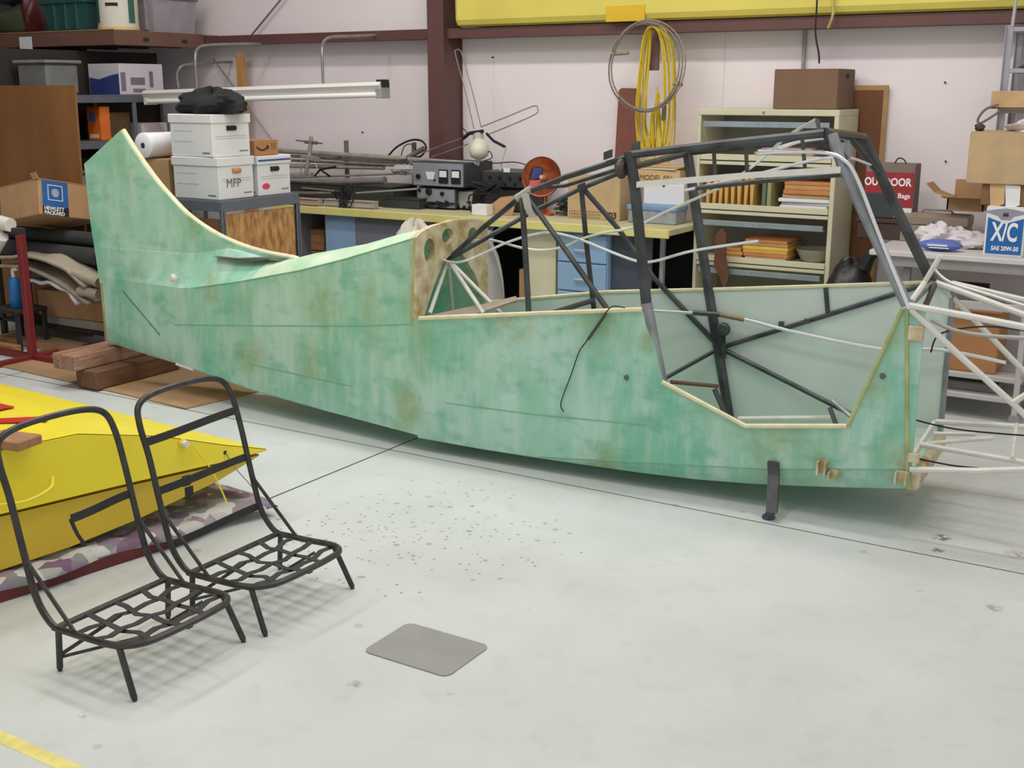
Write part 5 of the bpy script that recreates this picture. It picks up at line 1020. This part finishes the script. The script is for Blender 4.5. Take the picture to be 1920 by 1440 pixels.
for y in (7.0, 7.42): MB().box(-7.902, -7.896, y - .03, y + .03, 2.19, 2.22, .001).build('joist_hanger', darkv, pf)
d = (-9.093, -8.930, 6.670, 2.115, 2.241); tag(MB().box(d[0], d[1], 6.668, 6.674, d[3], d[4], .001).build('paper_tag', paper), 'white paper tag hanging on the platform front edge', 'tag')
PZ = 2.2735
def bin_(name, label, x0, x1, y0, y1, h, mat, lidm=None, taper=.04):
    t = thing(name, label, 'bin', ((x0 + x1) / 2, (y0 + y1) / 2, PZ)); e = taper
    MB().add([(x0 + e, y0 + e, PZ), (x1 - e, y0 + e, PZ), (x1 - e, y1 - e, PZ), (x0 + e, y1 - e, PZ), (x0, y0, PZ + h), (x1, y0, PZ + h), (x1, y1, PZ + h), (x0, y1, PZ + h)], [(3, 2, 1, 0), (4, 5, 6, 7), (0, 1, 5, 4), (1, 2, 6, 5), (2, 3, 7, 6), (3, 0, 4, 7)]).build('tub', mat, t)
    MB().box(x0 - .015, x1 + .015, y0 - .015, y1 + .015, PZ + h - .03, PZ + h + .015, .006).build('rim', lidm or mat, t)
    for f in (.3, .55, .8): MB().box(x0 + (x1 - x0) * f - .012, x0 + (x1 - x0) * f + .012, y0 - .006, y0 + e, PZ + .02, PZ + h - .03, .003).build('rib', mat, t)
    return t
d = (-8.916, -8.358, 6.780, 2.285, 2.489); bin_('storage_bin', 'dark green plastic storage bin on the platform edge', d[0], d[1], 6.78, 7.2, .26, M('dark_green_plastic', (44, 84, 80), .5, var=.1))
bin_('storage_bin', 'clear plastic storage bin with a blue grey lid on the platform by the wall', -8.42, -7.95, 7.14, 7.63, .30, M('clear_plastic', (172, 166, 172), .3, var=.12, scale=8, alpha=.75), M('clear_lid', (110, 118, 150), .4), .02)
t = thing('white_bucket', 'white plastic bucket with green label bands at the platform corner', 'bucket', (-8.10, 6.90, PZ)); BW = M('bucket_white', (226, 220, 206), .45, var=.03); GB = M('green_band', (52, 104, 84), .5)
MB().lathe([(.150, 0), (.158, .02), (.162, .03), (.165, .36), (.172, .365), (.172, .38), (.15, .38)], (-8.10, 6.90, PZ), 32).build('pail', BW, t, True); MB().lathe([(.156, .0), (.166, .006), (.168, .03), (.163, .036)], (-8.10, 6.90, PZ), 32).build('base_rim', M('bucket_cream', (220, 200, 150), .5), t, True)
for a0, a1, m in ((-120, -100, GB), (-10, 12, GB)):
    n = 8; vs = []
    for k in range(n + 1):
        a = math.radians(a0 + (a1 - a0) * k / n)
        for zz in (.06, .30): vs.append((-8.10 + .1665 * math.cos(a), 6.90 + .1665 * math.sin(a), PZ + zz))
    MB().add(vs, [(2 * k, 2 * k + 1, 2 * k + 3, 2 * k + 2) for k in range(n)]).build('label_band', m, t)
MB().box(-.05, .05, -.1675, -.164, .19, .215, .0005, Matrix.Translation((-8.10, 6.90, PZ)) @ Matrix.Rotation(math.radians(34), 4, 'Z')).build('label_print', inkm, t)
t = thing('white_bucket', 'second white bucket half hidden behind the corner bucket', 'bucket', (-8.36, 7.04, PZ)); MB().lathe([(.085, 0), (.09, .02), (.10, .34), (.105, .345), (.105, .36), (.09, .36)], (-8.36, 7.04, PZ), 28).build('pail', BW, t, True); MB().lathe([(.10, .28), (.107, .285), (.107, .30), (.10, .305)], (-8.36, 7.04, PZ), 28).build('rim', BW, t, True)
tag(blob((-9.536, 6.97, PZ + .12), (.30, .2, .15), 71, 26, 14, .16, PZ + .001).build('duffel_bag', M('olive_canvas', (66, 68, 48), .9, var=.15), None, True), 'olive green canvas bag lying on the platform at the left edge', 'bag')
tag(blob((-9.541, 7.0, PZ + .42), (.36, .22, .17), 72, 26, 14, .12, PZ + .26).build('sleeping_bag', M('navy_cloth', (42, 54, 78), .8, var=.15), None, True), 'dark blue bundle piled on the olive canvas bag', 'bag')
tag(blob((-9.253, 6.95, PZ + .2), (.06, .1, .2), 73, 22, 14, .14, PZ + .001).build('helmet_bag', M('maroon_vinyl', (92, 36, 40), .4, var=.15), None, True), 'dark red vinyl bag between the olive bag and the green bin', 'bag')

# ================================================================== steel shelving under the platform
us = thing('steel_shelving', 'grey steel shelving unit under the storage platform', 'shelf', (-8.15, 6.8, 0))
S1, S2, S3 = 1.763, 1.403, .95
for x in (-8.40, -7.90):
    for y in (5.98, 6.83, 7.55): MB().box(x - .02 if x > -8 else x, x if x > -8 else x + .02, y - .018, y + .018, 0, S1 - .001, .002).build('post', greysteel, us)
for z in (S1, S2, S3, .45): MB().box(-8.38, -7.902, 5.98, 7.55, z - .012, z, .002).build('shelf', greysteel, us); MB().box(-7.912, -7.898, 5.98, 7.55, z - .06, z - .012, .002).build('shelf_front', greysteel, us)
MB().box(-8.44, -8.42, 5.96, 7.57, 0, 2.12, .002).build('back_shade_sheet', UND, us)  # added dark sheet, painting the unlit depth behind the shelves
DK = M('mid_grey_tub', (112, 112, 110), .6)  # plain mid grey tub plastic
t = carton('printed_carton', 'white carton with a dark blue printed front on the top steel shelf', (-8.33, -7.95, 6.74, S1 + .0015, S1 + .25), .46, M('carton_white', (206, 200, 206), .6, var=.03), tape=False)
MB().prism([(-8.32, 6.7385, S1 + .006), (-7.96, 6.7385, S1 + .006), (-7.96, 6.7385, S1 + .17), (-8.06, 6.7385, S1 + .155), (-8.2, 6.7385, S1 + .125), (-8.32, 6.7385, S1 + .14)], (0, -.001, 0)).build('blue_print', M('print_navy', (52, 66, 124), .5, var=.1), t)
for y0, y1, z0_, z1_ in ((6.75, 6.80, .03, .18), (6.87, 7.0, .02, .05), (6.85, 7.0, .08, .14), (7.05, 7.09, .06, .19)): MB().box(-7.951, -7.9485, y0, y1, S1 + z0_, S1 + z1_, .0005).build('side_print', M('side_print', (122, 112, 122), .7), t)
t = thing('grey_tub', 'frosted grey storage tub left of the printed carton', 'bin', (-8.15, 6.3, S1)); MB().box(-8.33, -7.97, 6.06, 6.36, S1 + .0015, S1 + .24, .02).build('tub', DK, t); MB().box(-8.35, -7.95, 6.04, 6.38, S1 + .24, S1 + .265, .006).build('lid', M('tub_lid', (130, 130, 128), .6), t)
t = carton('detergent_box', 'tall bright orange detergent box on the second steel shelf', (-8.12, -7.96, 6.52, S2 + .0015, S2 + .27), .10, M('orange_print', (222, 112, 36), .5, var=.12, scale=14), tape=False)
MB().box(-8.09, -8.02, 6.5185, 6.52, S2 + .15, S2 + .22, .0004).build('logo_panel', M('logo_blue', (90, 110, 170), .5), t); MB().box(-8.1, -7.99, 6.5185, 6.52, S2 + .02, S2 + .05, .0004).build('white_panel', M('pale_print', (230, 200, 170), .6), t)
carton('small_carton', 'small brown printed carton beside the detergent box', (-8.3, -8.0, 6.64, S2 + .0015, S2 + .22), .22, M('brown_print', (96, 70, 46), .7, var=.2, scale=20), tape=False)
carton('small_carton', 'white and pink printed carton at the right end of the second shelf', (-8.2, -7.95, 6.93, S2 + .0015, S2 + .13), .28, M('pinkish_white', (206, 190, 194), .7), tape=False)
carton('carton', 'tan carton on the third steel shelf behind the fin tip', (-8.3, -7.95, 6.5, S3 + .0015, S3 + .30), .5, card)
t = thing('grey_tub', 'pale grey tub at the left end of the third steel shelf', 'bin', (-8.15, 6.25, S3)); MB().box(-8.33, -7.97, 6.05, 6.42, S3 + .0015, S3 + .20, .02).build('tub', M('pale_tub', (146, 144, 146), .5), t); MB().box(-8.35, -7.95, 6.03, 6.44, S3 + .20, S3 + .225, .006).build('lid', DK, t)

# ================================================================== fluorescent fixture hung on conduit hooks
fx = thing('strip_light_fixture', 'long white fluorescent strip fixture hung on conduit hooks by the wall', 'light fixture', (-6.494, 6.900, 1.757)); FW = M('fixture_white', (228, 224, 218), .4, var=.02)
a = Vector((-7.805, 6.900, 1.728)); b = Vector((-5.349, 6.900, 1.790))
R_ = Matrix.Translation(a) @ Matrix.Rotation(-math.asin((b.z - a.z) / (b - a).length), 4, 'Y'); L_ = (b - a).length
MB().prism([R_ @ Vector((0, y, z)) for y, z in ((-.04, -.005), (-.075, .045), (-.05, .07), (.05, .07), (.075, .045), (.04, -.005))], R_.to_3x3() @ Vector((L_, 0, 0))).build('housing', FW, fx)
for y in (-.045, .045): MB().tube([R_ @ Vector((.04, y, -.02)), R_ @ Vector((L_ - .04, y, -.02))], .019, 12).build('tube', M('fluorescent_tube', (240, 238, 234), .3, var=.01), fx, True)
MB().box(L_ - .05, L_ + .004, -.055, .055, -.045, .065, .004, R_).build('end_cap', M('grey_cap', (150, 150, 150), .4), fx); MB().box(-.004, .045, -.055, .055, -.045, .055, .004, R_).build('end_cap', FW, fx); MB().box(L_ - .045, L_ + .008, -.045, .045, .03, .085, .003, R_).build('socket', inkm, fx)
for l in ([(-5.924, 6.900, 1.847), (-5.924, 6.900, 2.064), (-5.952, 6.950, 2.142), (-6.006, 7.100, 2.186), (-6.045, 7.400, 2.205), (-6.014, 7.660, 2.222)], [(-7.241, 6.900, 1.818), (-7.238, 6.900, 2.043), (-7.260, 6.950, 2.119), (-7.272, 7.050, 2.150), (-7.304, 7.350, 2.169), (-7.253, 7.660, 2.182)], [(-7.770, 7.200, 1.819), (-7.779, 7.200, 1.927), (-7.756, 7.220, 1.988), (-7.751, 7.300, 2.011), (-7.756, 7.600, 2.030), (-7.789, 7.858, 2.044)]):
    tag(MB().tube(l, .011, 8, smooth=True).build('conduit_hook', steel, None, True), ('bent steel conduit hook holding the right half of the strip fixture', 'bent steel conduit hook holding the left half of the strip fixture', 'lower bent conduit hook behind the left end of the strip fixture')[[606, 369, 335].index(606 if l[0][0] > -6.4 else (369 if l[0][1] < 7 else 335))], 'conduit', 'conduit hooks on the wall girt')
d = (-7.589, -7.507, 7.720, 1.456, 2.109); tag(MB().box(d[0], d[1], 7.70, 7.74, .001, d[4], .003).build('wood_batten', M('pine_batten', (190, 138, 84), .7, var=.12, stretch=(8, 8, 1))), 'upright pine batten against the wall behind the strip fixture', 'batten')

# ================================================================== rack with the archive boxes
RZ = 1.128
ar = thing('archive_rack', 'grey steel rack carrying the white archive boxes', 'rack', (-5.95, 5.68, 0))
for x in (-6.5, -5.46):
    for y in (5.345, 6.035): MB().box(x - .018, x + .018, y - .003, y + .003, 0, RZ - .03, .001).box(x + .012, x + .018, y - .018, y + .018, 0, RZ - .03, .001).build('post', greysteel, ar)
for z in (RZ, .62, .15): MB().box(-6.51, -5.445, 5.34, 6.045, z - .012, z, .002).build('shelf', greysteel, ar); MB().box(-5.447, -5.44, 5.34, 6.045, z - .07, z - .006, .002).box(-6.51, -5.445, 5.334, 5.341, z - .07, z - .006, .002).build('shelf_front', greysteel, ar)
OSB = M('chipboard', (146, 96, 54), .8, var=.35, scale=26, stretch=(1, 1, .4), rgb2=(208, 160, 104))
MB().box(-5.468, -5.456, 5.37, 6.01, .17, RZ - .09, .002).build('chipboard_panel', OSB, ar); MB().box(-6.3, -5.5, 5.36, 5.372, .17, RZ - .12, .002).build('chipboard_panel', cardd, ar)
LIDM = M('archive_white', (222, 220, 222), .6, var=.02, scale=4)
def archive(label, x1, y0, z0, lx=.40, wy=.305, h=.262, rot=0, hole=inkm, text_=None, stripe=None, oval=None):
    c = (x1 - lx / 2, y0 + wy / 2, z0); T = rotz(c, rot); t = thing('archive_box', label, 'box', c, 'archive boxes on the steel rack')
    MB().box(x1 - lx, x1, y0, y0 + wy, z0, z0 + h - .003, .004, T).build('body', LIDM, t); MB().box(x1 - lx - .008, x1 + .008, y0 - .008, y0 + wy + .008, z0 + h - .055, z0 + h, .004, T).build('lid', LIDM, t)
    ym = y0 + wy / 2; MB().tube([T @ Vector((x1 + .0015, ym - .035, z0 + h - .085)), T @ Vector((x1 + .0015, ym + .035, z0 + h - .085))], .016, 8, flat=1).build('hand_hole', hole, t)
    g = MB()
    for f in (.30, .42): g.box(x1, x1 + .0012, y0 + .03, y0 + wy - .03, z0 + h * .62 - f * .12, z0 + h * .62 - f * .12 + .0015, .0002, T)
    for f in (.35, .6): g.box(x1 - lx + .03, x1 - lx * .45, y0 - .0012, y0, z0 + h * f, z0 + h * f + .0015, .0002, T)
    g.box(x1, x1 + .0012, y0 + wy - .09, y0 + wy - .02, z0 + .03, z0 + .038, .0002, T); g.box(x1 - .1, x1 - .03, y0 - .0012, y0, z0 + .02, z0 + .03, .0002, T); tag(g.build('printed_lines', M('grey_print', (120, 116, 124), .7), t), kind='stuff')
    if text_: text('lettering', text_, .075, M('pencil_ink', (110, 106, 112), .8), t, (x1 + .001, y0 + .06, z0 + .075), (0, 1, 0), (0, 0, 1), 'LEFT', .0)
    if stripe: MB().box(x1 + .008, x1 + .0095, y0, y0 + wy, z0 + h - .034, z0 + h - .022, .0003).build('blue_stripe', M('stripe_blue', (60, 88, 150), .5), t)
    if oval: MB().lathe([(.0001, .002), (.035, .002), (.036, 0)], (x1 + .0005, y0 + .07, z0 + .06), 20, Matrix(((0, 0, 1), (1, 0, 0), (0, .55, 0)))).build('red_oval', M('oval_red', (210, 70, 90), .5), t)
    return t
archive('lower white archive box with pencilled letters and an orange hand hole', -5.475, 5.352, RZ + .0015, hole=M('orange_hole', (214, 140, 96), .6), text_='MFP')
archive('white archive box with a blue lid stripe and a red oval', -5.475, 5.70, RZ + .0015, lx=.36, h=.255, stripe=1, oval=1)
archive('upper white archive box stacked on the lower one, under the black cloth', -5.485, 5.352, RZ + .0015 + .2635, rot=-4)
tz = RZ + .0015 + .2635 + .2635
tag(blob((-5.64, 5.50, tz + .055), (.26, .15, .09), 81, 34, 18, .2, tz + .001, .05).build('black_cloth', M('black_cloth', (24, 24, 26), .9, var=.2), None, True), 'crumpled black cloth bag lying on the upper archive box', 'cloth')
t = carton('parcel_box', 'brown parcel box with black printed tape behind the archive boxes', (-6.48, -5.93, 5.36, RZ + .0015, RZ + .24), .5, card, tape=False)
MB().box(-6.24, -6.18, 5.3585, 5.36, RZ + .002, RZ + .235, .0004).build('printed_tape', inkm, t)
tz2 = RZ + .243; q = Vector((-6.62, 5.46, tz2 + .10))
t = thing('paper_roll', 'fat roll of white paper lying on the brown parcel box', 'paper roll', (-6.3, 5.56, tz2))
RX = Matrix(((1, 0, 0), (0, 0, 1), (0, -1, 0))); rc = (-6.116, 5.33, tz2 + .082)
MB().lathe([(.018, 0), (.076, 0), (.081, .004), (.081, .50), (.076, .505), (.018, .505)], rc, 32, RX).build('roll', paper, t, True); MB().lathe([(.0001, -.002), (.018, -.002), (.018, .004)], rc, 16, RX).build('core', darkv, t, True)
q = (-6.119, -5.904, 6.300, 1.347, 1.437); t = carton('parcel_box', 'brown parcel box with a black curved arrow behind the striped archive box', (-5.80, -5.50, 5.71, RZ + .258, RZ + .355), .22, M('parcel_brown', (172, 122, 80), .85, var=.06), tape=False)
MB().tube([(-5.4995, 5.725 + .11 * k / 8, RZ + .315 - .022 * math.sin(math.pi * k / 8)) for k in range(9)], .005, 6).build('arrow_print', inkm, t); MB().tube([(-5.4995, 5.828, RZ + .300), (-5.4995, 5.838, RZ + .318), (-5.4995, 5.818, RZ + .32)], .0035, 5).build('arrow_print', inkm, t)
for yy in (5.865, 5.89): MB().box(-5.5005, -5.4995, yy, yy + .012, RZ + .295, RZ + .335, .0002).build('mark_print', M('carton_print', (120, 92, 60)), t)

# ================================================================== heap against the left end
PLY = M('brown_plywood', (134, 90, 50), .7, var=.15, scale=2, stretch=(2, 2, .5))
pa = Vector((-7.334, 5.750, 1.495)); zt3 = 1.835
tag(MB().prism([(-9.3, 5.80, .0015), (pa.x + .06, 5.72, .0015), (pa.x, 5.80, zt3), (-9.3, 5.88, zt3)], (0, .018, 0)).build('plywood_sheet', PLY), 'tall brown plywood panel standing in front of the steel shelving', 'plywood')
# open carton with blue label
hz0 = 0.971; hc_ = (-7.049, 5.200, 0.971); hpt = 1.211
t = thing('label_carton', 'large tan carton with a blue label, propped on the rolled mats', 'box', (hc_[0] - .2, 5.5, hz0 - .08))
A_ = Matrix.Translation(Vector((hc_[0], 5.2, hz0))) @ Matrix.Rotation(math.radians(-15), 4, Vector((1, 1, 0)).normalized())
hH = (hpt - hz0) * 1.02; v3 = A_.to_3x3()
MB().box(-.44, 0, 0, .52, 0, hH, .006, A_).build('body', card, t)
MB().strip([A_ @ Vector((-.02, .0, hH)), A_ @ Vector((-.03, -.02, hH + .045))], v3 @ Vector((1, 0, 0)), .06, .005, (0, 1, 0)).build('flap', card, t); MB().box(-.44, 0, .002, .278, hH, hH + .006, .001, A_).build('flap', card, t); MB().box(-.44, 0, .282, .518, hH, hH + .006, .001, A_).build('flap', card, t)
HB = M('label_blue', (40, 96, 160), .5); MB().box(0, .002, .025, .235, hH * .26, hH - .002, .0004, A_).build('blue_label', HB, t); MB().box(0, .0022, .025, .235, hH * .02, hH * .27, .0004, A_).build('black_label', M('label_navy', (26, 28, 44), .6), t)
for y0_, y1_, z0_, z1_ in ((.07, .19, .44, .46), (.07, .19, .86, .88), (.07, .075, .44, .88), (.185, .19, .44, .88)): MB().box(.002, .0035, y0_, y1_, hH * z0_, hH * z1_, .0003, A_).build('label_frame', whiteink, t)
MB().lathe([(.0001, .0035), (.030, .0035), (.030, .001)], A_ @ Vector((0, .13, hH * .66)), 20, v3 @ Matrix(((0, 0, 1), (1, 0, 0), (0, 1, 0)))).build('round_emblem', M('emblem_pale', (170, 170, 190), .5), t)
text('lettering', 'HEWLETT\nPACKARD', .036, whiteink, t, A_ @ Vector((.0025, .035, hH * .155)), v3 @ Vector((0, 1, 0)), v3 @ Vector((0, 0, 1)), 'LEFT', .001)
# rolled mats and carpet over a low rack
hr = thing('low_rack', 'low dark rack holding rolled mats and carpet behind the tail', 'rack', (-7.4, 5.5, 0)); rz = 0.665
for x in (-7.9, -6.72):
    for y in (5.42, 5.66): MB().box(x - .02, x + .02, y - .02, y + .02, 0, rz - .06, .003).build('post', darkv, hr)
MB().box(-7.92, -6.7, 5.4, 5.69, rz - .075, rz - .055, .003).build('shelf', darkv, hr); MB().box(-7.92, -6.7, 5.4, 5.69, .11, .13, .003).build('shelf', darkv, hr)
MAT_ = M('dark_mat', (52, 54, 54), .8, var=.15)
for k, (y, z, r) in enumerate(((5.40, rz + .01, .062), (5.53, rz + .01, .062), (5.47, rz + .118, .05))):
    t = thing('rolled_mat', ('front dark rolled mat under the tan carton', 'rear dark rolled mat under the tan carton', 'upper dark rolled mat directly under the tan carton')[k], 'mat', (-7.3, y, z - r), 'rolled mats behind the tail')
    MB().tube([(-7.92, y, z), (-6.7, y, z)], r, 18).build('roll', MAT_, t, True); MB().tube([(-6.702, y, z), (-6.694, y, z)], r * .35, 10).build('core', inkm, t, True)
CAR = M('beige_carpet', (166, 154, 136), .95, var=.06, scale=30, bump=.3, bscale=120)
def sheet(name, lab, cat, top, bot, y0, dep, mat, n=16):
    o = MB().grid(n, 6, lambda u, v: (top[0] + (top[1] - top[0]) * u, y0 + dep * v + .01 * math.sin(u * 11), interp(bot, u) + .008 * math.sin(u * 17 + v * 5))).build(name, mat, None, True); solid(o, .022); return tag(o, lab, cat)
xa = -7.639; xb = -6.603; zc = lambda p: p
sheet('carpet_roll', 'thick beige carpet draped over the low rack, upper fold', 'carpet', (xa, xb), [(0, 0.626), (.3, 0.679), (.6, 0.677), (.8, 0.615), (1, 0.527)], 5.17, .2, CAR)
sheet('carpet_roll', 'thick beige carpet draped over the low rack, lower fold', 'carpet', (xa, xb), [(0, 0.567), (.3, 0.610), (.6, 0.556), (.8, 0.464), (1, 0.407)], 5.19, .2, CAR)
for a, b, lb in (((-6.740, 5.200, 0.588), (-6.495, 5.200, 0.543), 'upper rolled end of the beige carpet'), ((-6.700, 5.200, 0.470), (-6.506, 5.200, 0.462), 'lower rolled end of the beige carpet')):
    MB().tube([a, b], .035, 12).build('carpet_end', CAR, None, True); tag(COL.objects[-1], lb + ' behind the tail', 'carpet', 'rolled carpet ends')
sheet('white_sheet', 'white cotton sheet draped under the beige carpet', 'cloth', (-7.268, -6.731), [(0, 0.498), (.5, 0.505), (.8, 0.455), (1, 0.390)], 5.2, .18, M('white_cotton', (208, 200, 204), .9))
sheet('blue_cloth', 'dark blue cloth between the carpet and the white sheet', 'cloth', (-7.345, -6.981), [(0, 0.556), (.6, 0.557), (1, 0.524)], 5.21, .16, M('slate_cloth', (62, 64, 80), .9))
carton('carton', 'brown carton under the white sheet behind the red stand', (-7.446, -6.783, 5.42, .20, .39), .3, card, rot=4)
t = carton('carton', 'long white carton lying low behind the red stand', (-7.474, -6.739, 5.44, .1315, .195), .3, M('grey_white_carton', (166, 160, 148), .8), tape=False)
for k, (y0_, m) in enumerate(((5.24, woodm), (5.31, M('slat_grey', (140, 128, 112), .7)), (5.38, woodm))):
    tag(MB().box(-7.72, -6.85 - .04 * k, y0_ - .03, y0_ + .028, .001, .045, .003).build('timber_offcut', m), ('front wooden slat on the floor behind the red stand', 'grey middle slat on the floor behind the red stand', 'rear wooden slat on the floor behind the red stand')[k], 'timber', 'slats on the floor behind the stand')
# red stand
rs = thing('red_stand', 'dark red steel stand with splayed feet beside the tail', 'stand', (-6.98, 4.95, 0)); RD = M('oxide_red', (118, 36, 40), .5, var=.1)
p = (-6.95, 4.96); ztp = 0.866
MB().box(p[0] - .025, p[0] + .025, p[1] - .025, p[1] + .025, .03, ztp, .004).build('post', RD, rs); MB().box(p[0] - .5, p[0] + .5, p[1] - .022, p[1] + .022, .0015, .045, .004).build('foot', RD, rs); MB().box(p[0] - .02, p[0] + .02, p[1] - .28, p[1] + .2, .0015, .04, .004).build('foot', RD, rs); MB().box(p[0] - .018, p[0] + .018, p[1] - .29, p[1] - .27, .003, .038, .002).build('foot_cap', inkm, rs)
MB().box(p[0] - .5, p[0] + .02, p[1] - .03, p[1] + .03, ztp, ztp + .04, .004).build('top_arm', darkv, rs); MB().tube([(p[0] - .18, p[1] - .03, ztp + .07), (p[0] - .05, p[1] - .03, ztp + .06)], [.05, .045], 12).build('padding', M('white_padding', (214, 208, 200), .9), rs, True); MB().tube([(p[0] - .25, p[1] - .06, ztp - .12), (p[0] - .12, p[1] - .06, ztp - .01)], [.06, .05], 12).build('padding', M('white_padding', (214, 208, 200)), rs, True); MB().tube([(p[0] - .5, p[1] - .04, ztp + .07), (p[0] - .14, p[1] - .035, ztp + .07)], .035, 10).build('padding_sleeve', M('navy_sleeve', (44, 50, 70), .8), rs, True)
q = (-7.414, 5.200, 0.291); t = thing('gas_cylinder', 'small blue gas cylinder on a dark stool left of the red stand', 'cylinder', (q[0], 5.2, q[2])); cyh = 0.507 - q[2]
MB().lathe([(.036, 0), (.040, .006), (.040, cyh * .86), (.032, cyh * .95), (.012, cyh)], (q[0], 5.2, q[2]), 20).build('bottle', M('cylinder_blue', (34, 112, 186), .35, var=.04), t, True); MB().tube([(q[0], 5.2, q[2] + cyh), (q[0], 5.2, q[2] + cyh + .05), (q[0] + .05, 5.2, q[2] + cyh + .06)], .014, 8).build('valve', whitem, t, True)
t = thing('dark_stool', 'dark wooden stool under the blue gas cylinder', 'stool', (q[0], 5.22, 0)); MB().box(q[0] - .16, q[0] + .16, 5.08, 5.34, q[2] - .03, q[2] - .0015, .004).build('seat', darkv, t)
for sx_ in (-.14, .14):
    for sy_ in (5.1, 5.32): MB().box(q[0] + sx_ - .015, q[0] + sx_ + .015, sy_ - .015, sy_ + .015, 0, q[2] - .03, .003).build('leg', darkv, t)
tag(MB().box(-8.2, -7.25, 5.03, 5.09, .0015, .05, .004).build('floor_batten', woodm), 'pale wooden batten on the floor at the left edge beyond the red stand', 'timber')
tag(MB().tube([(-7.123, 5.124, 0.006), (-7.102, 5.241, 0.006), (-6.899, 5.263, 0.006), (-6.816, 5.153, 0.006), (-6.958, 5.065, 0.006)], .006, 6, smooth=True, closed=True).build('rubber_ring', M('orange_hose', (150, 110, 84), .7)), 'thin tan hose ring lying on the floor behind the tail blocks', 'hose')
d = (-6.442, -6.372, 5.150, 0.320, 0.648); t = carton('tall_carton', 'tall narrow cardboard carton standing just behind the tail post', (d[0], d[1] + .12, 5.16, .0015, 0.664), .1, card, tape=False)
